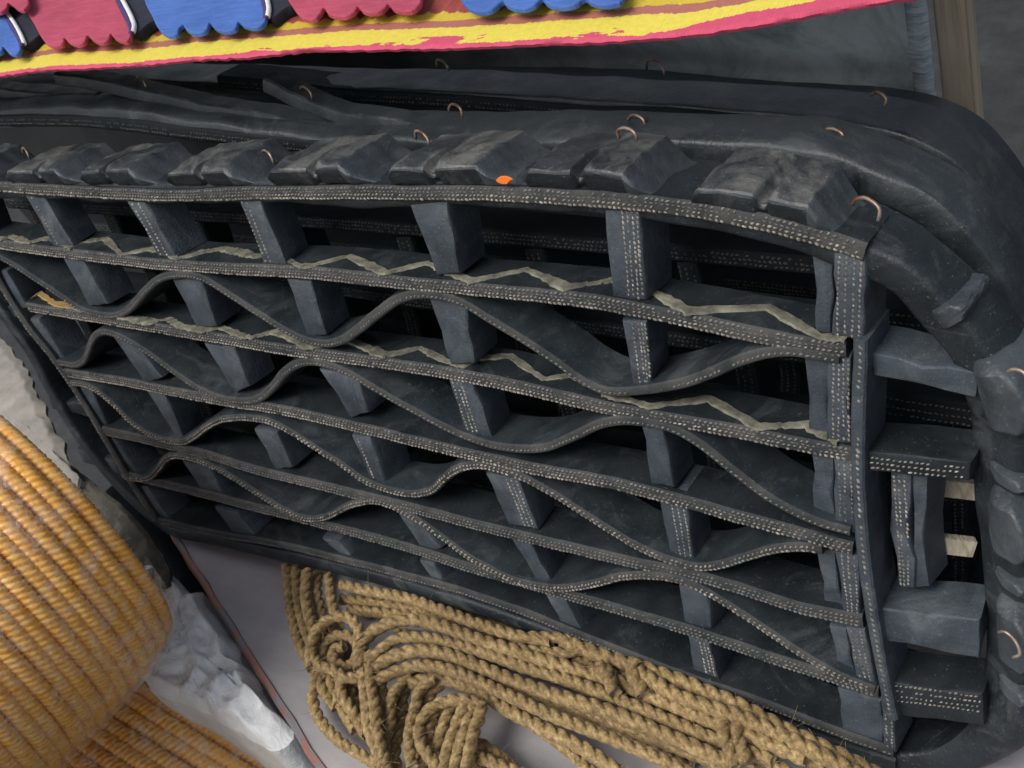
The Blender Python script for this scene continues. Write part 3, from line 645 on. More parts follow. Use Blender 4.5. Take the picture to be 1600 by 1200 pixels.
# loose overlapping ends of rim strip lying on the second mat
for px, w0 in (([(85, 127), (130, 133), (200, 145), (300, 166), (400, 188), (480, 200), (560, 211), (660, 226)], -.150), ([(410, 134), (440, 148), (480, 166), (530, 185), (600, 196), (700, 210), (820, 228)], -.155), ([(-80, 136), (0, 146), (90, 158), (150, 156)], -.16)):
    strip(F2, "rim_flap", px, w0, .021, .030, M_RIMB, R2, amp=.004)
for (x, y, sz) in ((222, 134, .017), (478, 147, .014), (712, 174, .013), (995, 192, .013), (1302, 213, .012)): staple(F2, x, y, -.165, sz, .1, R2)
for (x, y, sz) in ((690, 103, .012), (1022, 107, .014)): staple(F3, x, y, -.29, sz, .1, R3)
staple(F3, 1372, 152, -.28, .009, .5, R3)

# ================================================================== TABLE BEHIND: HANGING SHEET, POST
YT = .262
def rect_y(px0, py0, px1, py1): return at_y(px0, py0, YT), at_y(px1, py1, YT)
tr_ = at_y(1456, 20, YT); br_ = at_y(1458, 142, YT)
xr = float((tr_[0]+br_[0])/2); zt = float(at_y(1456, -30, YT)[2]); zb_ = GZ+.06
root = thing("hanging_sheet", "worn black plastic sheet hanging behind the striped mat, with frayed pale hem", "sheet", (xr, YT, GZ))
nx, nz = 120, 40; vs = []
for i in range(nx):
    x = -1.15+(1.15-.012)*i/(nx-1)
    for j in range(nz):
        z = zb_+(zt-zb_)*j/(nz-1)
        d = .012*noise.noise(Vector((x*9, z*3, 2.)))+.003*noise.noise(Vector((x*40, z*30, 5.)))
        vs.append((x, d, z-GZ))
nv = len(vs); vs += [(a, b+.003, c_) for a, b, c_ in vs]
fs = grid_faces(nx, nz, False, False); fs = fs+[tuple(nv+i for i in reversed(f)) for f in fs]
link_mesh("sheet_panel", vs, fs, M_CLOTH, root, 180)
vs = []
for j in range(60):
    z = zb_+(zt-zb_)*j/59
    for a, b in ((-.015, -.0005), (-.010, -.003), (-.004, -.004), (0, 0), (-.003, .004), (-.012, .005)):
        k = .0009*noise.noise(Vector((z*60, a*90, 1)))
        vs.append((a+k, b+k+.012*noise.noise(Vector((xr*9, z*3, 2.))), z-GZ))
link_mesh("sheet_hem", vs, grid_faces(60, 6), M_HEM, root, 60)
# table top that carries the striped mat and the post that carries the table
p0 = at_y(1461, 60, YT+.012); p1 = at_y(1513, 60, YT+.012); pw = float(p1[0]-p0[0])
bm = bmesh.new(); bmesh.ops.create_cube(bm, size=1)
for v in bm.verts: v.co = Vector((v.co.x*pw, v.co.y*pw*.9, (v.co.z+.5)*.80))
bmesh.ops.subdivide_edges(bm, edges=[e for e in bm.edges if abs(e.verts[0].co.z-e.verts[1].co.z) > .1], cuts=40)
bmesh.ops.bevel(bm, geom=[e for e in bm.edges if abs(e.verts[0].co.x-e.verts[1].co.x) < 1e-5 and abs(e.verts[0].co.y-e.verts[1].co.y) < 1e-5], offset=.0015, segments=2, affect='EDGES')
for v in bm.verts: v.co.x += .0012*noise.noise(Vector((v.co.z*9, v.co.y*30, 1))); v.co.y += .001*noise.noise(Vector((v.co.z*9, v.co.x*30, 4)))
me = bpy.data.meshes.new("wooden_post"); bm.to_mesh(me); bm.free(); me.materials.append(M_WOOD)
po = bpy.data.objects.new("wooden_post", me); C.objects.link(po); po.location = (float(p0[0]+p1[0])/2, YT+.012+pw*.45, GZ)
tag(po, "weathered square wooden post beside the pale hem of the hanging sheet", "post")

# pale cane pieces seen through the right hand gaps of the mats
for i, (x0, y0, x1, y1, dist, lab) in enumerate(((1440, 843, 1520, 852, 1.215, "ribbed strip of pale cane, lower one seen through the right gaps"), (1430, 752, 1530, 764, 1.20, "ribbed strip of pale cane just below the dotted side block"),)):
    a, b = at_d(x0, y0, dist), at_d(x1, y1, dist)
    t = (b-a)/np.linalg.norm(b-a); up = np.array([0, .35, 1.]); up -= t*(up@t); up /= np.linalg.norm(up); nn = np.cross(t, up)
    Ln = np.linalg.norm(b-a); hh = .0048 if i < 2 else .014; nr = 42; vs = []
    for k in range(nr*2+1):
        x = Ln*k/(nr*2); d = .0012*(k % 2); h2 = hh*(1+.08*noise.noise(Vector((k*.4, i, 0))))
        for (s_, z) in ((-.004, -h2), (d, -h2), (d, h2), (-.004, h2)): vs.append(t*x+nn*s_*-1+up*z)
    o = link_mesh("cane_strip", vs, grid_faces(nr*2+1, 4), M_CANE, None, 30); fix_normals(o); o.location = a
    tag(o, lab, "cane strip")

# ================================================================== STRIPED MAT WITH FEET
TZ = ZB+S*.15*math.cos(LEAN)             # height of the striped mat
E0, E1 = at_z(0, 121, TZ), at_z(1420, -3, TZ)
sx = (E1-E0)[:2]/np.linalg.norm((E1-E0)[:2]); sy = np.array([-sx[1], sx[0]])
if sy[1] < 0: sy = -sy
def on_mat(px, py, z=0.):                 # picture point on the striped mat -> (s along the edge, t back from it)
    q = at_z(px, py, TZ+z)[:2]-E0[:2]; return float(q@sx), float(q@sy)
EDGE = np.array([on_mat(*p_) for p_ in ((0, 116), (100, 106), (250, 96), (400, 84), (550, 76), (700, 71), (900, 65), (1060, 54), (1200, 32), (1300, 14), (1400, -4))])
def edge_t(s): return np.interp(s, EDGE[:, 0], EDGE[:, 1])
LM = float(np.linalg.norm((E1-E0)[:2]))
def T_(px, py): return on_mat(px, py)[1]
STR = dict(k0=.0178, k1=.0248, k2=.0322, pk=.0092)
def _stripes(n, b):
    tc = n.nodes.new("ShaderNodeTexCoord"); sp = n.nodes.new("ShaderNodeSeparateXYZ"); n.links.new(tc.outputs["UV"], sp.inputs[0])
    def math_(op, a, b_=None, clamp=False):
        x = n.nodes.new("ShaderNodeMath"); x.operation = op; x.use_clamp = clamp
        for k, val in enumerate((a, b_)):
            if val is None: continue
            if hasattr(val, "links"): n.links.new(val, x.inputs[k])
            else: x.inputs[k].default_value = val
        return x.outputs[0]
    vA = coords(n, (45, 45, 45)); nA = noise_n(n, 1, 4, .6, vA); vB = coords(n, (420, 14, 14)); nB = noise_n(n, 1, 2, .5, vB)
    j = math_('ADD', math_('MULTIPLY', math_('SUBTRACT', nA.outputs[0], .5), .0055), math_('MULTIPLY', math_('SUBTRACT', nB.outputs[0], .5), .0030))
    t = math_('ADD', sp.outputs[1], j); s = sp.outputs[0]
    step = lambda x, e, w=.0004: math_('MULTIPLY', math_('SUBTRACT', x, e), 1/w, True)
    YEL, BRN, RED, PNK = (.68, .56, .075), (.38, .13, .095), (.30, .055, .045), (.56, .07, .135)
    v1 = coords(n); fine = noise_n(n, 350, 4, .7, v1)
    c = mixc(n, step(t, STR['k0']), YEL, BRN); c = mixc(n, step(t, STR['k1']), c, (.58, .42, .035)); c = mixc(n, step(t, STR['k2'], .0012), c, RED)
    # pink band along the front edge, patchy towards the left
    vP = coords(n, (15, 45, 20)); nP = noise_n(n, 1, 5, .65, vP, .4)
    patch = math_('MULTIPLY', math_('SUBTRACT', s, .17), 12.0, True)                      # patches of pink begin a third of the way along
    on = math_('MULTIPLY', step(nP.outputs[0], .53, .03), patch)
    on = math_('MAXIMUM', on, math_('MULTIPLY', math_('SUBTRACT', s, .49), 25.0, True))    # solid at the right end
    lim = math_('ADD', math_('MULTIPLY', on, STR['pk']-.0022), .0022)
    c = mixc(n, math_('SUBTRACT', 1.0, step(math_('SUBTRACT', t, lim), 0.0)), c, PNK)
    sh = ramp(n, fine.outputs[0], [(.3, (.86, .86, .86)), (.7, (1.04, 1.04, 1.04))])
    n.links.new(mixc(n, 1.0, c, sh.outputs[0], 'MULTIPLY'), b.inputs["Base Color"]); b.inputs["Roughness"].default_value = .85
    wv = N(n, "ShaderNodeTexWave", Scale=180, Distortion=2.0); wv.bands_direction = 'X'; n.links.new(v1, wv.inputs[0]); bump(n, b, wv.outputs[0], .16, .0008)
M_STRIPE = mat("striped_weave", _stripes)
rz = math.atan2(sx[1], sx[0])
root = thing("striped_mat", "yellow, pink and brown striped woven mat lying on top of the rubber mats", "mat", (float(E0[0]), float(E0[1]), TZ-.0020), (0, 0, rz))
nx, ny = 260, 30; vs = []; TH = .0020; uvs = []
for i in range(nx):
    s = -.25+(LM+.30)*i/(nx-1)
    for j in range(ny):
        t = .22*(j/(ny-1))**1.6; e = (.0014*noise.noise(Vector((s*160, 0, 0)))+.002*noise.noise(Vector((s*20, 4, 0)))) if j == 0 else 0
        rib = .0012*math.sin(s*2*math.pi/.0052)*(1 if t > STR['k2'] else .15)
        uvs.append((s, t)); vs.append((s, edge_t(s)+t+e, TH+rib+.0015*noise.noise(Vector((s*12, t*12, 0)))-(.0012 if j == 0 else 0)))
nv = len(vs); top = grid_faces(nx, ny, False, False); vs += [(x, y+.001, z-TH) for x, y, z in vs]
fs = top+[tuple(nv+k for k in reversed(f)) for f in top]+[(i*ny, (i+1)*ny, nv+(i+1)*ny, nv+i*ny) for i in range(nx-1)]
wp = link_mesh("woven_panel", vs, fs, M_STRIPE, root, 50); fix_normals(wp)
ul = wp.data.uv_layers.new(name="along_and_back"); uvs = uvs+uvs
for lp in wp.data.loops: ul.data[lp.index].uv = uvs[lp.vertex_index]
def outline_plate(name, px, z, th, m, parent, off, rough=True):
    """flat foam piece with rounded edge, outline given on its top face"""
    P2 = [on_mat(x, y, z+th) for x, y in px]; P, _ = resample(P2+[P2[0]], .0022); P = P[:-1]; n = len(P)
    ar = np.sum(P[:, 0]*np.roll(P[:, 1], -1)-P[:, 1]*np.roll(P[:, 0], -1)); t = tang(np.vstack([P[-1], P, P[0]]))[1:-1]
    inw = np.stack([-t[:, 1], t[:, 0]], 1)*(1 if ar > 0 else -1); vs = []
    for k, zz in ((.0004, 0), (0, th*.15), (0, th*.75), (.0004, th*.95), (.0010, th)):
        for i in range(n): vs.append((P[i, 0]+inw[i, 0]*k-off[0], P[i, 1]+inw[i, 1]*k-off[1], z+zz+.0))
    f = grid_faces(5, n); o = link_mesh(name, vs, f, m, parent, 24); return fix_normals(o)
def foot(name, label, px, m, dark, trims, z=.0065):
    c = on_mat(*px[0]); w = E0[:2]+sx*c[0]+sy*c[1]
    r = thing(name, label, "foot cutout", (float(w[0]), float(w[1]), TZ), (0, 0, rz), "foot shaped cutouts sewn on the striped mat")
    outline_plate("foot_panel", px, z, .0032, m, r, c)
    if dark: outline_plate("navy_panel", dark, z-.0055, .0065, M_NAVY, r, c)
    for tp, tm, zz in trims:
        P2 = [on_mat(x, y, zz) for x, y in tp]; P, _ = resample(P2, .004)
        tube("edge_trim", [(a-c[0], b-c[1], zz) for a, b in P], .0017 if tm is M_WHITE else .0019, tm, r, 8)
foot("foot_cutout", "pink foot cutout with four toes, between the two blue ones", [(36, -40), (41, 15), (52, 35), (66, 60), (74, 68), (86, 72), (97, 68), (100, 58), (104, 62), (112, 67), (122, 69), (131, 65), (136, 54), (143, 60), (152, 65), (161, 66), (169, 61), (172, 52), (178, 58), (188, 63), (197, 64), (203, 58), (203, 46), (196, 30), (186, 10), (176, -12), (166, -40)],
     M_PINK, [(160, -44), (184, -2), (196, 24), (208, 50), (214, 50), (238, 32), (252, 26), (240, 10), (222, -44)], [([(178, -12), (190, 10), (200, 30), (206, 46), (205, 54)], M_INDIGO, .0086), ([(184, -14), (196, 8), (206, 28), (210, 42), (208, 50)], M_WHITE, .0090)])
foot("foot_cutout", "royal blue foot cutout with four toes, fully in view", [(222, -40), (226, 2), (236, 22), (246, 42), (256, 52), (266, 55), (276, 52), (280, 42), (285, 38), (290, 45), (300, 50), (312, 51), (322, 46), (327, 35), (334, 42), (344, 47), (356, 48), (367, 44), (372, 33), (380, 39), (392, 42), (404, 41), (413, 34), (414, 20), (408, 0), (398, -40)],
     M_BLUE, [(396, -44), (412, 0), (418, 24), (424, 28), (446, 12), (460, 4), (450, -20), (440, -44)], [([(406, -20), (413, 4), (416, 20), (415, 30)], M_INDIGO, .0086), ([(411, -20), (418, 2), (420, 16), (418, 26)], M_WHITE, .0090)])
foot("foot_cutout", "blue foot cutout cropped at the left edge below a pink one", [(-60, 10), (-10, 15), (6, 26), (20, 48), (30, 66), (31, 78), (26, 84), (16, 83), (8, 76), (4, 72), (2, 79), (-6, 83), (-16, 82), (-30, 86), (-60, 90)],
     M_BLUE, [(0, 14), (14, 14), (26, 40), (38, 70), (44, 68), (64, 52), (72, 48), (56, 30), (38, 5), (16, 4)], [([(4, 20), (18, 38), (28, 56), (35, 72)], M_INDIGO, .0086), ([(7, 16), (22, 36), (32, 54), (38, 68)], M_WHITE, .0090)])
foot("foot_cutout", "pink foot cutout in the top left corner overlapping the blue one", [(-60, -60), (30, -60), (42, -10), (43, 8), (36, 15), (26, 13), (18, 6), (12, 4), (9, 12), (0, 18), (-12, 18), (-60, 22)], M_PINK, None, [], .0145)
foot("foot_cutout", "second pink foot cutout, right of the fully visible blue foot", [(440, -50), (448, -5), (456, 8), (466, 21), (478, 29), (492, 28), (501, 18), (506, 10), (512, 20), (524, 24), (540, 24), (553, 17), (559, 9), (566, 16), (578, 19), (592, 17), (602, 10), (606, 4), (614, 13), (628, 17), (644, 15), (655, 6), (658, -10), (640, -50)], M_PINK, None, [])
foot("foot_cutout", "blue foot cutout at the top edge, right of both pink ones", [(705, -50), (716, -10), (724, 4), (734, 13), (750, 17), (766, 15), (778, 6), (784, 0), (792, 7), (806, 12), (822, 12), (836, 6), (845, -4), (854, 4), (868, 9), (884, 9), (900, 5), (912, -4), (922, 2), (936, 6), (952, 6), (968, 2), (976, -10), (960, -50)], M_BLUE, None, [])

# ================================================================== BROWN ROPES ON THE BOARD
def rope_mesh(pts, r, pitch, sides=18, step=.0018):
    P, s = resample(pts, step); t = tang(P); vs = []
    nrm = np.cross(t[0], [0.2, .1, 1.]); nrm /= np.linalg.norm(nrm)
    for i in range(len(P)):
        nrm = nrm-t[i]*(nrm@t[i]); nrm /= np.linalg.norm(nrm); b = np.cross(t[i], nrm); ph = 2*math.pi*s[i]/pitch
        rr = r*(1+.10*noise.noise(Vector(P[i]*60))+.08*noise.noise(Vector(P[i]*200)))
        for k in range(sides):
            a = 2*math.pi*k/sides; c_ = abs(math.cos(1.5*(a)))        # three lobes
            rad = rr*(.62+.40*c_**.7); vs.append(P[i]+rad*(math.cos(a+ph)*nrm+math.sin(a+ph)*b))
    return vs, grid_faces(len(P), sides)
def hank(name, label, strands, r0, base):
    bz = at_z(*base, 0); root = thing(name, label, "rope", (float(bz[0]), float(bz[1]), 0), group="hanks of brown manila rope on the grey board")
    ob = np.array([bz[0], bz[1], 0])
    for px, h, r in strands:
        pts = []
        jx, jy = random.uniform(0, 99), random.uniform(0, 99)
        for k, p in enumerate(px):
            p = (p[0]+5*noise.noise(Vector((k*.7, jx, 0))), p[1]+5*noise.noise(Vector((k*.7, jy, 5)))); z = h+.003*noise.noise(Vector((k*.6, jx, jy)))+.0018*noise.noise(Vector((p[0]*.02, p[1]*.02, h*90)))
            pts.append(at_z(p[0], p[1], max(z, r*.95))-ob)
        v, f = rope_mesh(pts, r, r*6.0); link_mesh("rope_turn", v, f, M_ROPE, root, 180)
    # loose fibres
    vs = []; fs = []
    for px, h, r in strands:
        for _ in range(16):
            k = random.randrange(len(px)-1); f = random.random(); p = np.array(px[k][:2])*(1-f)+np.array(px[k+1][:2])*f
            q = at_z(p[0], p[1], h+r*1.0)-ob; d = np.random.normal(size=3); d[2] = abs(d[2])*.6; d /= np.linalg.norm(d); e = np.random.normal(size=3)*.5
            L_ = random.choice((.003, .004, .006, .008, .011)); side = np.cross(d, [0.1, .2, 1.]); side /= np.linalg.norm(side); side *= .00013; k0 = len(vs)
            for m_ in range(5):
                x = m_/4; c_ = q+d*L_*x+e*L_*x*x*.6; u2 = np.array([0, 0, .0002]); vs += [c_-side, c_+side, c_+u2]
            for m_ in range(4):
                for a, b in ((0, 1), (1, 2), (2, 0)): fs.append((k0+m_*3+a, k0+m_*3+b, k0+m_*3+3+b, k0+m_*3+3+a))
    link_mesh("loose_fibres", vs, fs, M_ROPE, root, 180, "stuff")
H1, H2, H3, H4 = .006, .016, .026, .034
rA, rB = .0043, .0049
SA = [
 ([(447, 884), (450, 930), (457, 968), (470, 1012), (485, 1038), (494, 1058), (490, 1085), (492, 1104), (502, 1127), (531, 1159), (563, 1180), (595, 1197), (640, 1225)], H2, rA),
 ([(463, 888), (464, 930), (472, 968), (482, 1000), (497, 1034), (512, 1060)], H2, rA),
 ([(480, 890), (478, 930), (483, 962), (490, 985), (500, 1005)], H3, rA),
 ([(497, 894), (497, 925), (500, 950), (506, 975)], H2, rA), ([(515, 898), (519, 930), (523, 955), (530, 975)], H3, rA),
 ([(488, 1045), (485, 1012), (490, 990), (504, 974), (522, 964), (543, 964), (558, 978), (566, 1000)], H4, rA),
 ([(487, 1024), (499, 1038), (517, 1048), (538, 1058), (556, 1058), (572, 1050)], H4, rA),
 ([(504, 1030), (506, 1010), (520, 996), (540, 992), (555, 1002), (560, 1020), (550, 1038), (530, 1040), (518, 1028), (524, 1014), (538, 1010)], H3, rA),
 ([(498, 1050), (505, 1075), (512, 1090), (528, 1105)], H2, rA), ([(515, 1055), (522, 1080), (530, 1100), (545, 1125), (556, 1142)], H2, rA),
 ([(532, 1060), (536, 1085), (548, 1108), (560, 1130), (572, 1150)], H3, rA), ([(545, 1062), (552, 1085), (560, 1108), (578, 1140), (596, 1160)], H2, rA),
 ([(563, 1010), (568, 1052), (572, 1098), (576, 1140), (590, 1175), (600, 1205)], H4, rA), ([(578, 1022), (580, 1066), (587, 1110), (592, 1142), (600, 1185), (606, 1215)], H4, rA),
 ([(592, 1040), (596, 1075), (600, 1110), (598, 1150), (606, 1190)], H3, rA),
 ([(505, 965), (520, 985), (530, 1010), (530, 1040)], H1, rA), ([(490, 960), (505, 1000), (520, 1040), (545, 1080), (570, 1120)], H1, rA),
]
SB = [
 ([(532, 912), (580, 924), (640, 935), (700, 954), (745, 972), (800, 990), (860, 1004)], H4, rA), ([(535, 935), (590, 942), (650, 950), (720, 978), (800, 1003), (880, 1025), (960, 1050)], H2, rA),
 ([(545, 955), (600, 960), (670, 968), (740, 990), (820, 1015), (900, 1040), (1000, 1075), (1100, 1112)], H2, rA),
 ([(560, 1048), (562, 1018), (580, 990), (612, 974), (650, 970), (690, 980), (740, 996), (810, 1018), (880, 1040), (960, 1066), (1050, 1100), (1150, 1142), (1260, 1185)], H4, rB),
 ([(575, 1040), (590, 1016), (622, 1000), (665, 996), (710, 1005), (760, 1022), (830, 1046), (900, 1068), (1000, 1106), (1100, 1146), (1210, 1190)], H4, rA),
 ([(582, 1046), (612, 1026), (655, 1018), (700, 1022), (745, 1038), (800, 1062), (870, 1088), (950, 1114), (1050, 1152), (1150, 1195)], H4, rB),
 ([(585, 1064), (618, 1048), (660, 1041), (702, 1046), (745, 1062), (795, 1087), (855, 1113), (930, 1143), (1020, 1180), (1080, 1210)], H4, rA),
 ([(640, 1066), (690, 1060), (735, 1075), (788, 1106), (840, 1132), (900, 1164), (970, 1206)], H3, rB), ([(705, 1060), (752, 1078), (800, 1110), (848, 1144), (890, 1174), (930, 1208)], H2, rA),
 ([(760, 1050), (830, 1080), (910, 1110), (1000, 1145), (1110, 1190), (1160, 1215)], H3, rA),
 ([(780, 1028), (860, 1055), (950, 1088), (1060, 1130), (1180, 1180), (1240, 1210)], H3, rA), ([(800, 1000), (850, 998), (885, 1000), (900, 1012)], H4, rA), ([(800, 1012), (850, 1022), (885, 1020), (905, 1010)], H4, rA),
 ([(880, 1002), (960, 1030), (1020, 1050), (1090, 1076), (1160, 1106), (1240, 1145), (1330, 1190), (1420, 1240)], H4, rB*1.1), ([(900, 1030), (980, 1060), (1060, 1095), (1140, 1130), (1220, 1165), (1290, 1196)], H3, rB),
 ([(936, 1040), (948, 1052), (955, 1070), (962, 1086)], H4+.006, rB), ([(992, 1034), (990, 1052), (998, 1068), (1006, 1090)], H4+.006, rB), ([(1000, 1052), (1050, 1082), (1100, 1100), (1160, 1120), (1225, 1152), (1300, 1188), (1380, 1230)], H4+.004, rB),
 ([(1130, 1130), (1132, 1150), (1140, 1170), (1150, 1200)], H4+.004, rA), ([(1156, 1128), (1150, 1146), (1160, 1170), (1166, 1200)], H4+.004, rA), ([(1180, 1150), (1240, 1165), (1290, 1185), (1330, 1205)], H3, rB), ([(1120, 1110), (1200, 1140), (1270, 1170), (1320, 1196)], H4, rB),
 ([(640, 960), (720, 985), (800, 1010)], H1, rA), ([(620, 990), (720, 1010), (820, 1040), (920, 1080), (1050, 1130)], H1, rB), ([(660, 1030), (760, 1055), (860, 1100), (980, 1150), (1080, 1200)], H1, rB), ([(700, 950), (800, 985), (900, 1020), (1000, 1060), (1120, 1105)], H1, rB), ([(900, 1070), (1000, 1110), (1100, 1155), (1200, 1200)], H1, rB), ([(1000, 1110), (1080, 1140), (1180, 1190)], H2, rB),
 ([(740, 1010), (840, 1040), (960, 1085), (1080, 1130), (1190, 1175)], H2, rB), ([(820, 1075), (900, 1100), (1000, 1140), (1100, 1182)], H2, rB),
]
SCc = [
 ([(640, 1056), (620, 1072), (612, 1098), (610, 1127), (602, 1156), (601, 1194), (604, 1220)], H3, rA), ([(660, 1052), (634, 1075), (626, 1105), (622, 1140), (618, 1180), (620, 1215)], H2, rA),
 ([(676, 1060), (655, 1077), (646, 1104), (640, 1130), (637, 1165), (643, 1200)], H4, rA), ([(690, 1070), (672, 1084), (662, 1100), (656, 1118)], H3, rA),
 ([(753, 1098), (748, 1120), (742, 1140), (735, 1165), (727, 1208)], H4, rA), ([(742, 1096), (733, 1118), (726, 1140), (718, 1165), (708, 1208)], H4, rA), ([(728, 1095), (717, 1116), (709, 1140), (700, 1166), (692, 1208)], H4, rA),
 ([(714, 1096), (700, 1115), (692, 1140), (685, 1168), (682, 1208)], H3, rA), ([(752, 1100), (720, 1090), (690, 1098), (668, 1112), (655, 1134), (658, 1164), (678, 1194), (690, 1215)], H4, rA),
 ([(690, 1100), (676, 1120), (670, 1145), (674, 1172), (690, 1200)], H3, rA), ([(645, 1160), (655, 1185), (670, 1210)], H2, rA), ([(625, 1110), (650, 1150), (670, 1190)], H1, rA), ([(690, 1120), (690, 1160), (700, 1200)], H1, rA), ([(650, 1195), (680, 1185), (700, 1205)], H3, rA),
]
SD = [
 ([(744, 1158), (775, 1180), (808, 1204), (830, 1224)], H2, rA), ([(744, 1168), (772, 1190), (795, 1212)], H2, rA), ([(742, 1186), (762, 1204), (775, 1220)], H2, rA), ([(752, 1184), (790, 1200), (850, 1222)], H3, rA),
]
hank("rope_hank", "brown rope hank with upright loops and a stray end, nearest the board's rusty edge", SA, rA, (520, 1060))
hank("rope_hank", "largest brown rope hank, its long turns running right along the mat's foot", SB, rA, (850, 1070))
hank("rope_hank", "small rope loop fanning downward beside the bare bluish triangle of board", SCc, rA, (680, 1130))
hank("rope_hank", "brown rope turns below the bare triangle of board at the lower edge", SD, rA, (790, 1190))

# ================================================================== ORANGE ROPE COILS IN FILM
def coil(label, cpx, dist, Rpx, imgdir, tilt, nturn, rr, creases):
    Cc = at_d(*cpx, dist); R = Rpx/FPX*dist*S
    ax_c = np.array([imgdir[0]*math.cos(tilt), imgdir[1]*math.cos(tilt), -math.sin(tilt)]); ax = cam_vec(ax_c)/S; ax /= np.linalg.norm(ax)
    p = np.cross(ax, [0, 0, 1.]); p /= np.linalg.norm(p); q = np.cross(ax, p)
    root = thing("rope_coil", label, "rope coil", tuple(map(float, Cc)), group="orange rope coils in clear film")
    for k in range(nturn):
        off = ax*(k*rr*1.93+rr); Rk = (R-rr)*(1-.05*math.exp(-k/1.6)-.05*(1-min(1, k/16))**2)+.0006*math.sin(k*2.3); pts = []
        nseg = 300; sk = .0018*math.sin(k*1.3); vs = []
        pitch = 2*math.pi*Rk/round(2*math.pi*Rk/(rr*2.5))
        for i in range(nseg):
            a = 2*math.pi*i/nseg; rad = math.cos(a)*p+math.sin(a)*q
            j = .0014*noise.noise(Vector((math.cos(a)*2, math.sin(a)*2, k*.6)))
            c_ = off+rad*(Rk+j)+ax*(sk*math.sin(a*2+k)); ph = 2*math.pi*a*Rk/pitch
            for m_ in range(12):
                b = 2*math.pi*m_/12; lob = rr*(.88+.17*abs(math.cos(1.5*b))**.8)
                vs.append(c_+lob*(math.cos(b+ph)*rad+1.18*math.sin(b+ph)*ax))
        f = [(i*12+j, i*12+(j+1) % 12, ((i+1) % nseg)*12+(j+1) % 12, ((i+1) % nseg)*12+j) for i in range(nseg) for j in range(12)]
        link_mesh("rope_turn", vs, f, M_OROPE, root, 180)
    Ln = nturn*rr*1.93; vs = []; na, nl = 160, 60
    for i in range(nl):
        x = -.004+(Ln+.006)*i/(nl-1)
        for j in range(na):
            a = 2*math.pi*j/na; rad = math.cos(a)*p+math.sin(a)*q
            h = .0022+.0035*abs(noise.noise(Vector((math.cos(a)*3+x*6, math.sin(a)*3, x*9))))+.0012*noise.noise(Vector((math.cos(a)*14, math.sin(a)*14, x*50)))
            kq = i*Ln/(nl-1)/(rr*1.93); e = 1-.05*math.exp(-kq/1.6)-.05*(1-min(1, kq/16))**2
            vs.append(ax*x+rad*(R+h)*e)
    fo = link_mesh("plastic_film", vs, grid_faces(nl, na, True, False), M_FILM, root, 180)
    for cr in creases:                    # folds of the film, lying on the coil where the photograph shows them
        pts = []
        for px in cr:
            d = cam_vec(ray(*px)); d /= np.linalg.norm(d); oc = CAM-Cc; Re = R+.006
            dp = d-ax*(d@ax); op = oc-ax*(oc@ax); A_ = dp@dp; B_ = 2*dp@op; C_ = op@op-Re*Re; disc = max(B_*B_-4*A_*C_, 0)
            pts.append(oc+d*((-B_-math.sqrt(disc))/(2*A_)))
        Q, s_ = resample(pts, .003); vs = []
        for i, c_ in enumerate(Q):
            rad = c_-ax*(c_@ax); rad /= np.linalg.norm(rad); t_ = tang(Q)[i]; sd_ = np.cross(t_, rad); w = .0011*(1+.6*noise.noise(Vector((i*.3, 1, 2))))*math.sin(math.pi*(i+.5)/len(Q))**.4
            for a_, h_ in ((-1, -.002), (-.3, .0012), (.3, .0014), (1, -.002)): vs.append(c_+sd_*a_*w+rad*h_)
        link_mesh("film_fold", vs, grid_faces(len(Q), 4, False, False), M_FOLD, fo, 180)
    return Cc, ax, R, p, q
Cc, ax, R, p, q = coil("upper orange rope coil wrapped in clear film, left of the mats", (84, 798), 1.72, 292, (-.70, .714), math.radians(29), 50, .0053, ())
coil("lower orange rope coil wrapped in clear film, in the bottom left corner", (378, 1156), 2.15, 300, (-.5, .85), math.radians(20), 34, .0058, ())

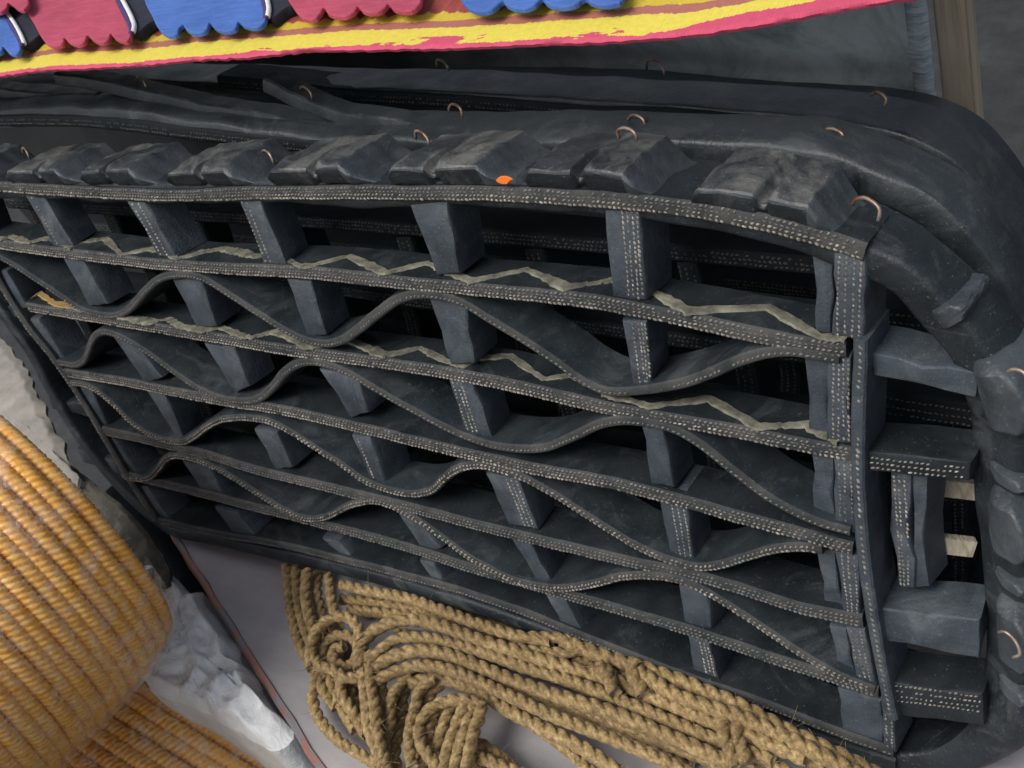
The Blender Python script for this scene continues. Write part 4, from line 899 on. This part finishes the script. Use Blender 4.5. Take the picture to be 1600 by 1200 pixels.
# ================================================================== PLASTIC BAGS, TUBE
def inside(pt, poly):
    x, y = pt; c_ = False; n = len(poly)
    for i in range(n):
        x0, y0 = poly[i]; x1, y1 = poly[(i+1) % n]
        if (y0 > y) != (y1 > y) and x < (x1-x0)*(y-y0)/(y1-y0)+x0: c_ = not c_
    return c_
def crumple(name, label, px, zbase, amp, m, seed, cat="plastic bag", drop=.03, sc=(9, 24, 60)):
    P = [at_z(x, y, zbase)[:2] for x, y in px]; Pr, _ = resample([np.array(p) for p in P]+[np.array(P[0])], .006); Pr = Pr[:-1]
    cen = Pr.mean(0); n = len(Pr); rings = 26; vs = []; fs = []
    for k in range(rings):
        f = 1-k/rings
        for i in range(n):
            b = cen+(Pr[i]-cen)*f; x, y = b
            a1 = 1-abs(noise.noise(Vector((x*sc[0], y*sc[0], seed)))*2); a2 = 1-abs(noise.noise(Vector((x*sc[1], y*sc[1], seed+4)))*2); a3 = 1-abs(noise.noise(Vector((x*sc[2], y*sc[2], seed+8)))*2)
            h = amp*(.60*a1+.28*a2+.12*a3)*min(1, (1-f)*5+.12)
            jj = .0035*noise.noise(Vector((x*60, y*60, seed+2)))
            vs.append((b[0]-cen[0]+jj, b[1]-cen[1]+jj*.7, h))
    for k in range(rings-1):
        for i in range(n): fs.append((k*n+i, k*n+(i+1) % n, (k+1)*n+(i+1) % n, (k+1)*n+i))
    fs.append(tuple((rings-1)*n+i for i in range(n)))
    base = [(v[0], v[1], -drop) for v in vs[:n]]; k0 = len(vs); vs += base
    fs += [(i, (i+1) % n, k0+(i+1) % n, k0+i) for i in range(n)]
    o = link_mesh(name, vs, fs, m, None, 75); fix_normals(o); o.location = (float(cen[0]), float(cen[1]), zbase); tag(o, label, cat); return o
crumple("plastic_bag", "crumpled white plastic bag wedged between the orange coils and the grey board", [(232, 880), (258, 892), (284, 912), (300, 932), (318, 928), (326, 950), (352, 985), (376, 1018), (384, 1046), (402, 1062), (420, 1096), (440, 1122), (462, 1150), (440, 1175), (380, 1150), (310, 1110), (240, 1080), (200, 1000)], -.012, .030, M_BAG, 3., "plastic bag", .10, (11, 34, 90))
crumple("plastic_wrapper", "torn grey white wrapper behind the upper orange coil at the left edge", [(-60, 470), (0, 525), (28, 560), (50, 590), (54, 612), (68, 634), (74, 654), (92, 682), (104, 706), (112, 730), (124, 748), (110, 775), (60, 780), (0, 770), (-60, 760)], .02, .007, M_SACK, 9., "wrapper", .004, (4, 11, 30))
M_SACKD = mat("brown_sacking", rubber((.035, .033, .028), (.085, .080, .068), (.20, .17, .12), .5, .7, .8, 600, .5, .2))
crumple("sacking_strip", "narrow grey brown strip of sacking along the rim of the upper orange coil", [(100, 722), (124, 736), (160, 766), (200, 798), (234, 838), (262, 886), (262, 915), (210, 900), (120, 830), (70, 760)], .01, .006, M_SACKD, 5., "sacking", .004, (9, 24, 60))
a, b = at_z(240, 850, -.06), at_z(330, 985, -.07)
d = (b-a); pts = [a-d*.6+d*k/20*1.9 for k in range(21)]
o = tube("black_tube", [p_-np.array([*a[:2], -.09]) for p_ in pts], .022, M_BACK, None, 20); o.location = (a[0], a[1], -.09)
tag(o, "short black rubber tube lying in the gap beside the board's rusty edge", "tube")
